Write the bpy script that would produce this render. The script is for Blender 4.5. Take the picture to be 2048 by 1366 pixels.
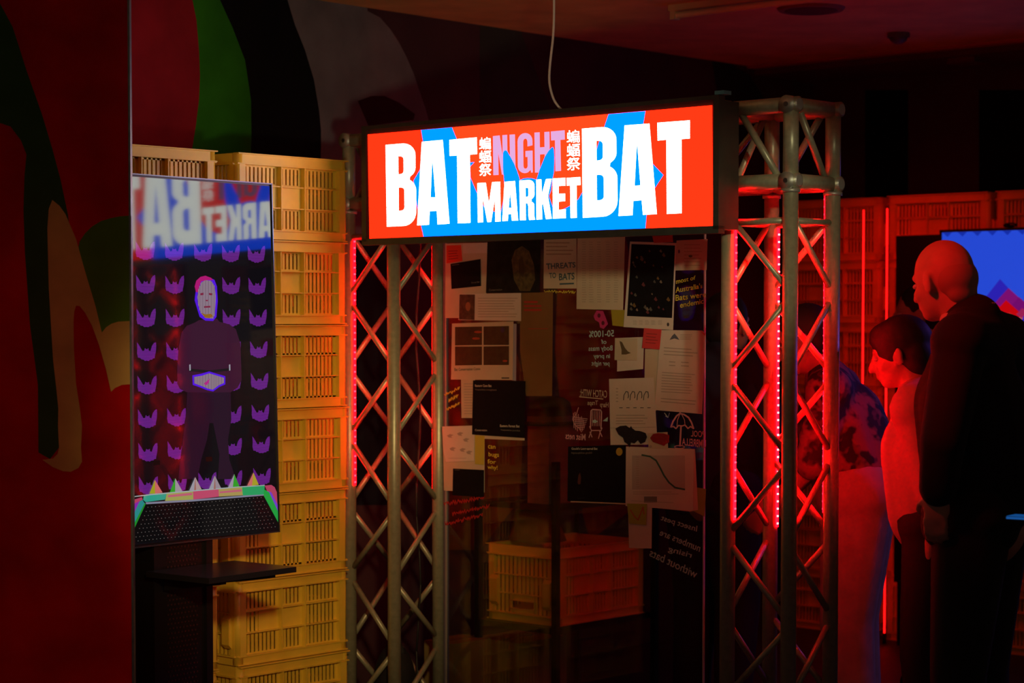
import bpy, bmesh, math, random
from mathutils import Vector, Matrix
from mathutils.geometry import tessellate_polygon
random.seed(7)
for o in list(bpy.data.objects): bpy.data.objects.remove(o)
SC = bpy.context.scene
COL = SC.collection
R = math.radians
# ---------------------------------------------------------------- camera (photo frame 2048 x 1366)
F = 4200.0; HORIZON = 640.0; PITCH = R(2.2); CAMZ = 1.55
CY = HORIZON + F*math.tan(PITCH)
cd = bpy.data.cameras.new('camera'); cam = bpy.data.objects.new('camera', cd); COL.objects.link(cam)
cam.location = (0, 0, CAMZ); cam.rotation_euler = (R(90)-PITCH, 0, 0)
cd.sensor_width = 36; cd.lens = F/2048*36; cd.shift_y = (CY-683)/2048.0
cd.dof.use_dof = True; cd.dof.focus_distance = 6.9; cd.dof.aperture_fstop = 3.2
SC.camera = cam
# ---------------------------------------------------------------- world, lamps, exposure
w = bpy.data.worlds.new('world'); SC.world = w; w.use_nodes = True
w.node_tree.nodes['Background'].inputs[0].default_value = (0.060, 0.042, 0.034, 1)
w.node_tree.nodes['Background'].inputs[1].default_value = 1.0
def lamp(name, kind, loc, target, power, color, size=0.3, spot=None):
    d = bpy.data.lights.new(name, kind); d.energy = power; d.color = color
    if kind == 'AREA': d.shape = 'DISK'; d.size = size
    else: d.shadow_soft_size = size
    if spot: d.spot_size = R(spot); d.spot_blend = 0.8
    o = bpy.data.objects.new(name, d); COL.objects.link(o); o.location = loc
    o.rotation_euler = (Vector(target)-Vector(loc)).to_track_quat('-Z', 'Y').to_euler()
    return o
lamp('hall_ceiling_spot', 'SPOT', (1.25, 2.0, 2.7), (0.16, 7.4, 1.55), 165, (1.0, 0.88, 0.40), 0.12, 15)
lamp('tower_fill', 'SPOT', (1.7, 2.2, 2.7), (0.80, 6.7, 1.85), 170, (1.0, 0.90, 0.55), 0.08, 10.5)  # added unseen lamp, brightens the front of the right tower
lamp('wall_fill', 'SPOT', (0.3, 1.2, 0.9), (-0.45, 8.3, 2.70), 175, (1.0, 0.80, 0.50), 0.15, 20)  # added uplight without a fitting, lifts the mural and ceiling
lamp('crate_fill', 'SPOT', (0.3, 1.2, 2.4), (-0.74, 7.8, 0.85), 400, (1.0, 0.66, 0.28), 0.12, 17)  # added lamp to bring up the lower crates
lamp('red_wall_fill', 'SPOT', (1.0, 2.2, 1.2), (-1.5, 6.3, 0.85), 34, (1.0, 0.004, 0.004), 0.15, 34)  # invented red lamp that reddens the lower foreground wall
lamp('violet_stage_spot', 'SPOT', (3.3, 7.9, 2.5), (1.2, 7.2, 0.7), 34, (0.28, 0.12, 1.0), 0.10, 50)
lamp('red_people_fill', 'SPOT', (-0.2, 5.2, 2.7), (1.55, 6.22, 1.50), 135, (1.0, 0.004, 0.004), 0.10, 34)  # added red lamp, strengthens the LED glow on the people
lamp('red_far_fill', 'SPOT', (1.5, 9.1, 2.5), (1.95, 10.3, 1.2), 13, (1.0, 0.004, 0.003), 0.15, 85)  # added red fill above the far crates, no fitting hangs there
vs = SC.view_settings; vs.view_transform = 'Standard'; vs.look = 'None'; vs.exposure = 0.0; vs.gamma = 1.0; vs.use_curve_mapping = False
SC.cycles.use_denoising = True
SC.cycles.max_bounces = 6; SC.cycles.transparent_max_bounces = 12
SC.cycles.sample_clamp_indirect = 4.0
# ---------------------------------------------------------------- frame of the room: U along the booth front (to the left and away), V into the depth
A42 = R(42)
U = Vector((-math.cos(A42), math.sin(A42), 0)); V = Vector((math.sin(A42), math.cos(A42), 0)); Z = Vector((0, 0, 1))
CR = Vector((0.872, 6.83, 0)); CL = CR + 1.78*U
def ray(px, py):
    x = (px-1024)/F; y = -(py-CY)/F
    c, s = math.cos(PITCH), math.sin(PITCH)
    return Vector((x, c+y*s, -s+y*c))
class Plane:
    def __init__(self, P, n): self.P = Vector(P); self.n = Vector(n).normalized()
    def pt(self, px, py, off=0.0):
        o = Vector((0, 0, CAMZ)); d = ray(px, py); q = self.P+off*self.n
        return o + d*((q-o).dot(self.n)/d.dot(self.n))
def at(px, py, Y):
    d = ray(px, py); return Vector((0, 0, CAMZ)) + d*(Y/d.y)
# ---------------------------------------------------------------- materials
MATS = {}
def mat(name, color, rough=0.6, emis=None, strength=1.0, spec=0.5, metal=0.0, var=0.0, scale=20.0, bump=0.0, ior=1.5, sub=None):
    if name in MATS: return MATS[name]
    m = bpy.data.materials.new(name); m.use_nodes = True; nt = m.node_tree; b = nt.nodes['Principled BSDF']
    b.inputs['Base Color'].default_value = (*color, 1); b.inputs['Roughness'].default_value = rough
    b.inputs['Metallic'].default_value = metal; b.inputs['Specular IOR Level'].default_value = spec; b.inputs['IOR'].default_value = ior
    if emis:
        b.inputs['Emission Color'].default_value = (*emis, 1); b.inputs['Emission Strength'].default_value = strength
    if var or bump:
        tc = nt.nodes.new('ShaderNodeTexCoord'); nz = nt.nodes.new('ShaderNodeTexNoise')
        nz.inputs['Scale'].default_value = scale; nz.inputs['Detail'].default_value = 5
        nt.links.new(tc.outputs['Object'], nz.inputs['Vector'])
        if var:
            rp = nt.nodes.new('ShaderNodeMapRange'); rp.inputs['To Min'].default_value = 1-var; rp.inputs['To Max'].default_value = 1+var
            rp.inputs['From Min'].default_value = 0.3; rp.inputs['From Max'].default_value = 0.7
            mx = nt.nodes.new('ShaderNodeMix'); mx.data_type = 'RGBA'; mx.blend_type = 'MULTIPLY'; mx.inputs[0].default_value = 1
            mx.inputs[6].default_value = (*color, 1)
            nt.links.new(nz.outputs[0], rp.inputs['Value']); nt.links.new(rp.outputs[0], mx.inputs[7]); nt.links.new(mx.outputs[2], b.inputs['Base Color'])
        if bump:
            bp = nt.nodes.new('ShaderNodeBump'); bp.inputs['Strength'].default_value = bump; bp.inputs['Distance'].default_value = 0.01
            nt.links.new(nz.outputs[0], bp.inputs['Height']); nt.links.new(bp.outputs[0], b.inputs['Normal'])
    MATS[name] = m; return m
def emit(name, color, strength=1.0):
    if name in MATS: return MATS[name]
    m = bpy.data.materials.new(name); m.use_nodes = True; nt = m.node_tree; nt.nodes.remove(nt.nodes['Principled BSDF'])
    e = nt.nodes.new('ShaderNodeEmission'); e.inputs[0].default_value = (*color, 1); e.inputs[1].default_value = strength
    nt.links.new(e.outputs[0], nt.nodes['Material Output'].inputs[0]); MATS[name] = m; return m
def s2l(r, g, b): return tuple(((c/255)/12.92 if c/255 <= 0.04045 else ((c/255+0.055)/1.055)**2.4) for c in (r, g, b))
def stripes(m, axis, freq, lo):
    """darkens the emission of a screen material in fine display lines"""
    nt = m.node_tree; b = nt.nodes['Principled BSDF']; tc = nt.nodes.new('ShaderNodeTexCoord'); sp = nt.nodes.new('ShaderNodeSeparateXYZ')
    nt.links.new(tc.outputs['Object'], sp.inputs[0])
    mu = nt.nodes.new('ShaderNodeMath'); mu.operation = 'MULTIPLY'; mu.inputs[1].default_value = freq
    si = nt.nodes.new('ShaderNodeMath'); si.operation = 'SINE'; mr = nt.nodes.new('ShaderNodeMapRange')
    mr.inputs['From Min'].default_value = -0.6; mr.inputs['From Max'].default_value = 0.6
    mr.inputs['To Min'].default_value = lo; mr.inputs['To Max'].default_value = b.inputs['Emission Strength'].default_value
    nt.links.new(sp.outputs[axis], mu.inputs[0]); nt.links.new(mu.outputs[0], si.inputs[0]); nt.links.new(si.outputs[0], mr.inputs['Value'])
    nt.links.new(mr.outputs[0], b.inputs['Emission Strength']); return m
# ---------------------------------------------------------------- object helpers
def tag(o, label=None, cat=None, group=None, kind=None):
    if label: o['label'] = label
    if cat: o['category'] = cat
    if group: o['group'] = group
    if kind: o['kind'] = kind
    return o
def thing(name, loc, label, cat, group=None, rz=0.0, kind=None):
    o = bpy.data.objects.new(name, None); COL.objects.link(o); o.empty_display_size = 0.1
    o.location = loc; o.rotation_euler = (0, 0, rz); return tag(o, label, cat, group, kind)
def mesh(name, verts, faces, m, smooth=False):
    me = bpy.data.meshes.new(name); me.from_pydata([tuple(v) for v in verts], [], faces); me.update()
    bm = bmesh.new(); bm.from_mesh(me); bmesh.ops.recalc_face_normals(bm, faces=bm.faces); bm.to_mesh(me); bm.free()
    if m: me.materials.append(m)
    if smooth:
        for p in me.polygons: p.use_smooth = True
    return me
def wroot(o):
    v = Vector((0, 0, 0))
    while o is not None: v = v + o.location; o = o.parent
    return v
def obj(name, verts, faces, m, parent=None, smooth=False, local=False):
    """world-space verts become one mesh object under parent (whose chain is unrotated), or at its own base when top-level"""
    if local: loc = Vector((0, 0, 0)); vv = verts
    elif parent is not None: base = wroot(parent); vv = [Vector(v)-base for v in verts]; loc = Vector((0, 0, 0))
    else:
        n = len(verts); loc = Vector((sum(v[0] for v in verts)/n, sum(v[1] for v in verts)/n, min(v[2] for v in verts))); vv = [Vector(v)-loc for v in verts]
    o = bpy.data.objects.new(name, mesh(name, vv, faces, m, smooth)); COL.objects.link(o)
    if parent is not None: o.parent = parent
    o.location = loc; return o
class MB:
    def __init__(self): self.v = []; self.f = []
    def add(self, vs, fs):
        b = len(self.v); self.v += [Vector(v) for v in vs]; self.f += [tuple(i+b for i in f) for f in fs]; return self
    def box(self, x0, x1, y0, y1, z0, z1, M=None):
        vs = [Vector((x, y, z)) for z in (z0, z1) for y in (y0, y1) for x in (x0, x1)]
        if M is not None: vs = [M @ v for v in vs]
        return self.add(vs, [(0, 2, 3, 1), (4, 5, 7, 6), (0, 1, 5, 4), (2, 6, 7, 3), (0, 4, 6, 2), (1, 3, 7, 5)])
    def obox(self, c, a, b, d):
        """box about c with half-extent vectors a, b, d"""
        c = Vector(c); vs = [c+sx*a+sy*b+sz*d for sz in (-1, 1) for sy in (-1, 1) for sx in (-1, 1)]
        return self.add(vs, [(0, 2, 3, 1), (4, 5, 7, 6), (0, 1, 5, 4), (2, 6, 7, 3), (0, 4, 6, 2), (1, 3, 7, 5)])
    def tube(self, p, q, r, r2=None, n=12, cap=True):
        p, q = Vector(p), Vector(q); r2 = r if r2 is None else r2; d = (q-p).normalized()
        a = d.orthogonal().normalized(); b = d.cross(a)
        vs = []
        for c, rr in ((p, r), (q, r2)):
            vs += [c+rr*(math.cos(t)*a+math.sin(t)*b) for t in [2*math.pi*i/n for i in range(n)]]
        fs = [(i, (i+1) % n, n+(i+1) % n, n+i) for i in range(n)]
        if cap: fs += [tuple(range(n))[::-1], tuple(range(n, 2*n))]
        return self.add(vs, fs)
    def capsule(self, p, q, r, r2=None, n=14, k=5):
        p, q = Vector(p), Vector(q); r2 = r if r2 is None else r2; d = (q-p)
        d = d.normalized() if d.length > 1e-6 else Vector((0, 0, 1)); a = d.orthogonal().normalized(); b = d.cross(a)
        rings = []
        for i in range(k+1):
            t = math.pi/2*(1-i/k); rings.append((p-d*r*math.sin(t), r*math.cos(t)))
        for i in range(k+1):
            t = math.pi/2*i/k; rings.append((q+d*r2*math.sin(t), r2*math.cos(t)))
        vs = []
        for c, rr in rings: vs += [c+max(rr, 1e-4)*(math.cos(t)*a+math.sin(t)*b) for t in [2*math.pi*i/n for i in range(n)]]
        fs = []
        for j in range(len(rings)-1): fs += [(j*n+i, j*n+(i+1) % n, (j+1)*n+(i+1) % n, (j+1)*n+i) for i in range(n)]
        L = (len(rings)-1)*n; fs += [tuple(range(n))[::-1], tuple(range(L, L+n))]
        return self.add(vs, fs)
    def ball(self, c, ax, ay, az, n=18, k=12):
        """ellipsoid with half-axis vectors"""
        c = Vector(c); vs = []; fs = []
        for j in range(k+1):
            t = math.pi*j/k; st = max(math.sin(t), 1e-3)
            vs += [c+az*math.cos(t)+st*(math.cos(2*math.pi*i/n)*ax+math.sin(2*math.pi*i/n)*ay) for i in range(n)]
        for j in range(k): fs += [(j*n+i, j*n+(i+1) % n, (j+1)*n+(i+1) % n, (j+1)*n+i) for i in range(n)]
        fs += [tuple(range(n)), tuple(range(k*n, k*n+n))[::-1]]
        return self.add(vs, fs)
    def path(self, pts, r, n=8):
        for a, b in zip(pts[:-1], pts[1:]): self.capsule(a, b, r, n=n, k=2)
        return self
    def build(self, name, m, parent=None, smooth=False, local=False): return obj(name, self.v, self.f, m, parent, smooth, local)
def tess(loops):
    polys = [[Vector((x, y, 0)) for x, y in l] for l in loops]
    return [p for l in loops for p in l], [tuple(t) for t in tessellate_polygon(polys)]
def flat_geo(mb, plane, loops, off=0.0, thick=0.0):
    """an outline (with holes) given in photo pixels, laid on a real plane as a sheet of real thickness"""
    pts, tris = tess(loops)
    n = len(pts); top = [plane.pt(x, y, off+thick) for x, y in pts]
    if thick <= 0: mb.add(top, tris); return mb
    bot = [plane.pt(x, y, off) for x, y in pts]
    # keep the sheet a straight prism
    bot = [t-plane.n*thick for t in top]
    fs = list(tris)+[tuple(i+n for i in t[::-1]) for t in tris]; b = 0
    for l in loops:
        k = len(l); fs += [(b+i, b+(i+1) % k, n+b+(i+1) % k, n+b+i) for i in range(k)]; b += k
    mb.add(top+bot, fs); return mb
def flat(name, plane, loops, m, parent=None, off=0.0, thick=0.0):
    if not isinstance(loops[0][0], (tuple, list)): loops = [loops]
    return flat_geo(MB(), plane, loops, off, thick).build(name, m, parent)
def orient_up(o):
    return o
def stroke_px(mb, plane, pts, width, off):
    """a drawn line of the given pixel width"""
    for (x0, y0), (x1, y1) in zip(pts[:-1], pts[1:]):
        dx, dy = x1-x0, y1-y0; L = math.hypot(dx, dy) or 1; nx, ny = -dy/L*width/2, dx/L*width/2; ex, ey = dx/L*width*.3, dy/L*width*.3
        q = [(x0+nx-ex, y0+ny-ey), (x1+nx+ex, y1+ny+ey), (x1-nx+ex, y1-ny+ey), (x0-nx-ex, y0-ny-ey)]
        mb.add([plane.pt(x, y, off) for x, y in q], [(0, 1, 2, 3)])
    return mb
TXT = {}
def text_geo(s, bold=0.0):
    k = (s, bold)
    if k in TXT: return TXT[k]
    cu = bpy.data.curves.new('t', 'FONT'); cu.body = s; cu.resolution_u = 3; cu.offset = bold
    o = bpy.data.objects.new('t', cu); COL.objects.link(o)
    dg = bpy.context.evaluated_depsgraph_get(); me = o.evaluated_get(dg).to_mesh()
    vs = [(v.co.x, v.co.y) for v in me.vertices]; fs = [tuple(p.vertices) for p in me.polygons]
    bpy.data.objects.remove(o); bpy.data.curves.remove(cu)
    x0 = min(v[0] for v in vs); x1 = max(v[0] for v in vs); y0 = min(v[1] for v in vs); y1 = max(v[1] for v in vs)
    vs = [((x-x0)/(x1-x0), (y1-y)/(y1-y0)) for x, y in vs]; TXT[k] = (vs, fs); return TXT[k]
def text_px(mb, plane, s, quad, off, bold=0.0):
    """a line of writing fitted to a pixel quad TL, TR, BR, BL (swap left and right for mirror writing)"""
    vs, fs = text_geo(s, bold); a, b, c, d = quad
    def bil(x, y): return tuple((a[i]*(1-x)+b[i]*x)*(1-y)+(d[i]*(1-x)+c[i]*x)*y for i in (0, 1))
    mb.add([plane.pt(*bil(x, y), off) for x, y in vs], fs); return mb
def lines_px(mb, plane, quad, rows, off, h=0.35, jag=True):
    """rows of tiny unreadable print inside a pixel quad"""
    a, b, c, d = quad
    def bil(x, y): return tuple((a[i]*(1-x)+b[i]*x)*(1-y)+(d[i]*(1-x)+c[i]*x)*y for i in (0, 1))
    for r in range(rows):
        e = random.uniform(.75, 1) if jag else 1
        y0 = (r+.5-h/2)/rows; y1 = (r+.5+h/2)/rows
        mb.add([plane.pt(*bil(x, y), off) for x, y in ((0, y0), (e, y0), (e, y1), (0, y1))], [(0, 1, 2, 3)])
    return mb
def circ(cx, cy, rx, ry=None, n=20): ry = ry or rx; return [(cx+rx*math.cos(2*math.pi*i/n), cy+ry*math.sin(2*math.pi*i/n)) for i in range(n)]
def copy_tree(o, parent=None):
    c = o.copy(); COL.objects.link(c); c.parent = parent
    for ch in [x for x in bpy.data.objects if x.parent == o]: copy_tree(ch, c)
    return c
# ================================================================ THE SETTING
CEIL = 2.83
def sub(u, v, base=CR): return base+u*U+v*V
PW = Vector((-0.9865, 8.2345, 0)); WALL = Plane(PW, -U)
m_wall = mat('wall_charcoal_paint', (0.05, 0.018, 0.022), 0.85, var=.25, scale=3, bump=.1)
wl = MB().obox(PW+U*0.08+V*2.0+Z*CEIL/2, U*0.08, V*4.9, Z*CEIL/2).build('wall_left', m_wall); tag(wl, kind='structure')
def mural(pts, col, off, parent, plane, name='mural_shape'):
    key = 'mural_%d_%d_%d' % tuple(int(c*1000) for c in col)
    return flat(name, plane, pts, mat(key, col, .85, spec=.12, var=.18, scale=6), parent, off, .0008)
RED = (0.30, 0.012, 0.018); GREEN = (0.03, 0.21, 0.008); BLACK = (0.006, 0.006, 0.007); PURPLE = (0.17, 0.165, 0.18); OLIVE = (0.72, 0.54, 0.17)
mural([(150, -40), (380, -40), (385, 0), (393, 40), (398, 100), (400, 150), (398, 200), (392, 250), (384, 300), (376, 340), (150, 340)], RED, .0004, wl, WALL)
mural([(380, -40), (385, 0), (393, 40), (398, 100), (400, 150), (398, 200), (392, 250), (384, 300), (376, 340), (500, 340), (503, 280), (502, 200), (490, 120), (465, 55), (440, 0), (425, -40)], GREEN, .0004, wl, WALL)
mural([(425, -40), (440, 0), (465, 55), (490, 120), (502, 200), (503, 280), (500, 340), (640, 340), (642, 295), (642, 260), (638, 220), (628, 160), (610, 100), (590, 50), (575, 0), (566, -40)], BLACK, .0004, wl, WALL)
mural([(566, -40), (575, 0), (590, 50), (610, 100), (628, 160), (638, 220), (642, 260), (642, 310), (642, 470), (880, 470), (872, 300), (858, 243), (851, 217), (839, 182), (828, 149), (813, 114), (798, 85), (781, 59), (760, 35), (735, 22), (735, -40)], PURPLE, .0004, wl, WALL)
mural([(716, 202), (743, 192), (769, 192), (798, 205), (830, 228), (827, 240), (737, 252)], (0.045, 0.006, 0.012), .0014, wl, WALL)
mural([(960, 40), (1038, 40), (1044, 70), (1062, 117), (1080, 164), (1097, 205), (1108, 260), (1120, 420), (960, 420)], (0.042, 0.050, 0.042), .0004, wl, WALL)
mural([(1424, 120), (1462, 128), (1500, 150), (1530, 200), (1545, 260), (1470, 300), (1440, 220)], (0.02, 0.032, 0.028), .0004, wl, WALL)
mural([(700, 470), (800, 470), (800, 1010), (700, 1010)], (0.012, 0.014, 0.022), .0014, wl, WALL)
mural([(880, 470), (960, 470), (1000, 600), (1050, 760), (1040, 1000), (960, 1100), (880, 1100)], (0.25, 0.10, 0.02), .0004, wl, WALL)
mural([(1120, 470), (1250, 470), (1300, 700), (1290, 1000), (1180, 1080), (1130, 900), (1110, 700)], (0.30, 0.012, 0.012), .0004, wl, WALL)
m_floor = mat('floor_dark_vinyl', (0.03, 0.022, 0.02), .5, var=.2, scale=5)
fl = MB().box(-6, 7, -2, 16, -.1, 0).build('floor', m_floor); tag(fl, kind='structure')
m_ceil = mat('ceiling_plaster', (0.80, 0.52, 0.16), .9, var=.15, scale=4, bump=.1)
ce = MB().box(-6, 7, -2, 16, CEIL, CEIL+.1).build('ceiling', m_ceil); tag(ce, kind='structure')
CEILP = Plane((0, 0, CEIL), (0, 0, -1))
# far wall behind the far crates and the soffit that drops from the ceiling before it
F0 = at(1772, HORIZON, 10.15); F0.z = 0
FARB = F0+V*0.55
wb = MB().obox(FARB+V*0.08-U*0.2+Z*CEIL/2, V*0.08, U*3.2, Z*CEIL/2).build('wall_back', mat('wall_dark_maroon', (0.06, 0.012, 0.01), .9, var=.3, scale=2, bump=.1)); tag(wb, kind='structure')
FARW = Plane(FARB, -V)
for (x0, x1) in ((1730, 1816), (1958, 2060)):
    mural([(x0, 180), (x1, 180), (x1, 420), (x0, 420)], (0.004, 0.004, 0.005), .0004, wb, FARW, 'painted_panel')
pS = CEILP.pt(1480, 137)
sf = MB().obox(Vector((pS.x, pS.y, CEIL-.02))+V*1.6-U*2.4, U*2.6, V*1.6, Z*.02).build('trim_1', mat('soffit_board', (0.10, 0.03, 0.028), .85, var=.2, scale=3)); tag(sf, kind='structure')
MB().obox(Vector((pS.x, pS.y, CEIL-.006))-V*.035-U*2.4, U*2.6, V*.03, Z*.006).build('soffit_edge', mat('edge_strip_red', (0.45, 0.06, 0.03), .5), sf)
# short wall end in the foreground at the left, painted with dripping shapes
yF = 6.3; xE = (264-1024)/F*yF
PIL = Plane((0, yF, 0), (0, -1, 0))
wf = MB().box(-2.9, xE-.006, yF, yF+.025, 0, CEIL).build('wall_front', mat('wall_red_paint', (0.60, 0.004, 0.004), .8, spec=.1, var=.3, scale=4, bump=.12)); tag(wf, kind='structure')
MB().box(xE-.006, xE, yF-.003, yF+.028, 0, CEIL).build('corner_guard', mat('brushed_corner_steel', (0.22, 0.27, 0.26), .4, metal=1.0, var=.15, scale=40), wf)
DG = (0.045, 0.13, 0.035)
k5 = lambda L: [(x/1.4143, 400+y/1.4143) for x, y in L]
mural([(-60, -60), (-20, -40), (0, 7), (25, 53), (53, 141), (84, 229), (105, 299), (121, 359), (136, 430), (150, 560), (120, 870), (118, 895), (100, 918), (77, 905), (76, 770), (60, 650), (50, 506), (47, 420), (49, 352), (53, 309), (42, 281), (21, 253), (0, 246), (-60, 240)], DG, .0004, wf, PIL, 'mural_drip')
mural(k5([(225, 118), (240, 95), (260, 75), (285, 60), (310, 52), (340, 46), (371, 44), (371, 345), (330, 350), (300, 368), (288, 380), (270, 300), (240, 200), (222, 135)]), (0.10, 0.30, 0.02), .0004, wf, PIL, 'mural_drip')
mural(k5([(148, 0), (168, 16), (185, 40), (215, 110), (240, 200), (270, 300), (288, 375), (300, 360), (315, 350), (335, 344), (371, 342), (371, 521), (345, 523), (325, 532), (314, 543), (300, 480), (280, 410), (260, 355), (240, 318), (225, 300), (215, 299), (210, 315), (208, 345), (209, 420), (215, 520), (226, 590), (232, 640), (229, 700), (232, 740), (222, 758), (200, 769), (178, 767), (150, 756), (120, 735), (150, 731), (163, 718), (167, 700), (164, 640), (165, 590), (160, 540), (150, 450), (138, 250), (134, 80), (138, 25)]), OLIVE, .0014, wf, PIL, 'mural_drip')
# ceiling fittings
def ceil_pt(px, py): return CEILP.pt(px, py)
a = ceil_pt(1345, 12); L = thing('ceiling_light_batten', (a.x, a.y, CEIL-.05), 'pale unlit batten light on the ceiling above the glowing sign', 'light')
MB().obox(Vector((a.x, a.y, CEIL-.012))-U*.5, U*.5, V*.03, Z*.012).build('housing', mat('batten_white', (0.65, 0.60, 0.30), .5), L)
MB().capsule(Vector((a.x, a.y, CEIL-.04))-U*.03, Vector((a.x, a.y, CEIL-.04))-U*.97, .014).build('tube', mat('tube_glass', (0.8, 0.75, 0.45), .3), L, True)
MB().obox(Vector((a.x, a.y, CEIL-.035))-U*.012, U*.012, V*.018, Z*.022).build('end_cap', MATS['batten_white'], L)
a = ceil_pt(1622, 16); g = thing('ceiling_speaker', (a.x, a.y, CEIL-.02), 'round dim speaker grille flush in the ceiling', 'speaker')
MB().tube((a.x, a.y, CEIL), (a.x, a.y, CEIL-.012), .14, .13, 32).build('ring', mat('grille_brown', (0.22, 0.09, 0.06), .7), g)
MB().tube((a.x, a.y, CEIL-.012), (a.x, a.y, CEIL-.016), .11, .10, 32).build('grille', mat('grille_dark', (0.10, 0.02, 0.015), .8), g)
a = ceil_pt(1797, 66); g = thing('smoke_detector', (a.x, a.y, CEIL-.05), 'small dark smoke detector under the reddish ceiling', 'detector')
MB().tube((a.x, a.y, CEIL), (a.x, a.y, CEIL-.02), .05, .05, 24).build('base_plate', mat('detector_plastic', (0.10, 0.08, 0.08), .5), g)
MB().ball((a.x, a.y, CEIL-.02), Vector((.04, 0, 0)), Vector((0, .04, 0)), Vector((0, 0, .03))).build('dome', MATS['detector_plastic'], g, True)
a = ceil_pt(1935, 100); g = thing('ceiling_junction_box', (a.x, a.y, CEIL-.06), 'dark red square box on the soffit edge at upper right', 'box')
MB().obox((a.x, a.y, CEIL-.03), U*.07, V*.06, Z*.03).build('housing', mat('junction_box', (0.14, 0.03, 0.03), .7), g)
MB().obox((a.x, a.y, CEIL-.063), U*.075, V*.065, Z*.003).build('lid', mat('junction_lid', (0.12, 0.025, 0.025), .7), g)

# ================================================================ TRUSS TOWERS
m_alu = mat('aluminium_tube', (0.42, 0.41, 0.28), .38, metal=.35, var=.12, scale=60)
m_cap = mat('aluminium_cap', (0.50, 0.50, 0.44), .45, metal=.6)
HB = 1.965
def ring(a): return [(1, -1), (-1, -1), (-1, 1), (1, 1)][a % 4]     # FL, FR, BR, BL as (u, v) signs
chord_mesh = mesh('chord', *[x for x in (lambda b: (b.v, b.f))(MB().tube((0, 0, 0), (0, 0, HB), .025, n=20))], m_alu, True)
def smooth_tube(o): return o
def linkobj(name, me, parent, loc=(0, 0, 0)):
    o = bpy.data.objects.new(name, me); COL.objects.link(o); o.parent = parent; o.location = loc; return o
def tower(C, label, handed):
    T = thing('truss_tower', C, label, 'truss', 'aluminium truss towers of the booth')
    cor = [Vector((0, 0, 0))+.12*s[0]*U+.12*s[1]*V for s in (ring(0), ring(1), ring(2), ring(3))]
    for c in cor:
        linkobj('chord', chord_mesh, T, c)
    for k in range(4):
        a, b = (cor[k], cor[(k+1) % 4]) if handed else (cor[(k+1) % 4], cor[k])
        d = (b-a).normalized(); z = 1.866; side = 0
        bars = MB().tube(a+d*.02+Z*(HB-.10), b-d*.02+Z*(HB-.10), .011)
        bars.build('rail', m_alu, T, True, True)
        while z > .1:
            p, q = (a, b) if side == 0 else (b, a)
            dd = (q-p).normalized()
            MB().tube(p+dd*.02+Z*z, q-dd*.02+Z*(z-.205), .0105).build('brace', m_alu, T, True, True)
            z -= .2635; side ^= 1
    # corner cube on top
    for k in range(4):
        MB().tube(cor[k]+Z*(HB+.02), cor[k]+Z*(HB+.275), .025, n=20).build('corner_post', m_alu, T, True, True)
        MB().tube(cor[k]+Z*(HB-.012), cor[k]+Z*(HB+.0), .031, n=20).build('collar', m_cap, T, True, True)
        a, b = cor[k], cor[(k+1) % 4]; d = (b-a).normalized()
        for zz in (HB+.025, HB+.265):
            ext = .03 if k in (0, 2) else 0.0
            MB().tube(a-d*ext+Z*zz, b+d*ext+Z*zz, .0248, n=20).build('corner_rail', m_alu, T, True, True)
            if k in (0, 2):
                for e in (-1, 1):
                    c0 = (a-d*ext if e < 0 else b+d*ext)+Z*zz
                    MB().tube(c0, c0+d*e*.004, .0215, .018, 20).build('end_plug', m_cap, T, False, True)
        for zz in (HB+.025, HB+.265):
            nrm = Vector((cor[k].x, cor[k].y, 0)); fc = cor[k]-V*(.0 if k > 1 else .028)+Z*zz
            if k < 2:
                MB().tube(cor[k]+Z*zz, fc, .028, n=20).build('connector', m_cap, T, True, True)
                MB().tube(fc, fc-V*.003, .008, n=8).build('bolt', mat('steel_bolt', (.2, .2, .19), .4, metal=1), T, False, True)
        p, q = (a, b) if handed else (b, a); dd = (q-p).normalized()
        MB().tube(p+dd*.05+Z*(HB+.245), q-dd*.05+Z*(HB+.045), .0115).build('corner_brace', m_alu, T, True, True)
    MB().obox(Vector((0, 0, .004)), U*.2, V*.2, Z*.004).build('base_plate', mat('base_plate_steel', (.03, .03, .03), .5), T, False, True)
    return T
TR = tower(CR, 'aluminium truss tower right of the glowing sign with its top corner cube exposed', True)
TL = tower(CL, 'aluminium truss tower between the yellow crates and the glass board', False)
# top beam between the corner cubes, behind the sign
BM = thing('truss_beam', sub(.9, 0)+Z*(HB+.145), 'horizontal aluminium truss beam behind the glowing sign', 'truss')
for s in (-1, 1):
    for zz in (HB+.025, HB+.265):
        MB().tube(sub(.155, .12*s)+Z*zz, sub(1.625, .12*s)+Z*zz, .0248, n=16).build('chord', m_alu, BM, True)
for s in (-1, 1):
    for i in range(7):
        a0 = .16+i*.209; z0, z1 = (HB+.05, HB+.24) if i % 2 else (HB+.24, HB+.05)
        MB().tube(sub(a0+.01, .12*s)+Z*z0, sub(a0+.2, .12*s)+Z*z1, .0105).build('brace', m_alu, BM, True)
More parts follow.
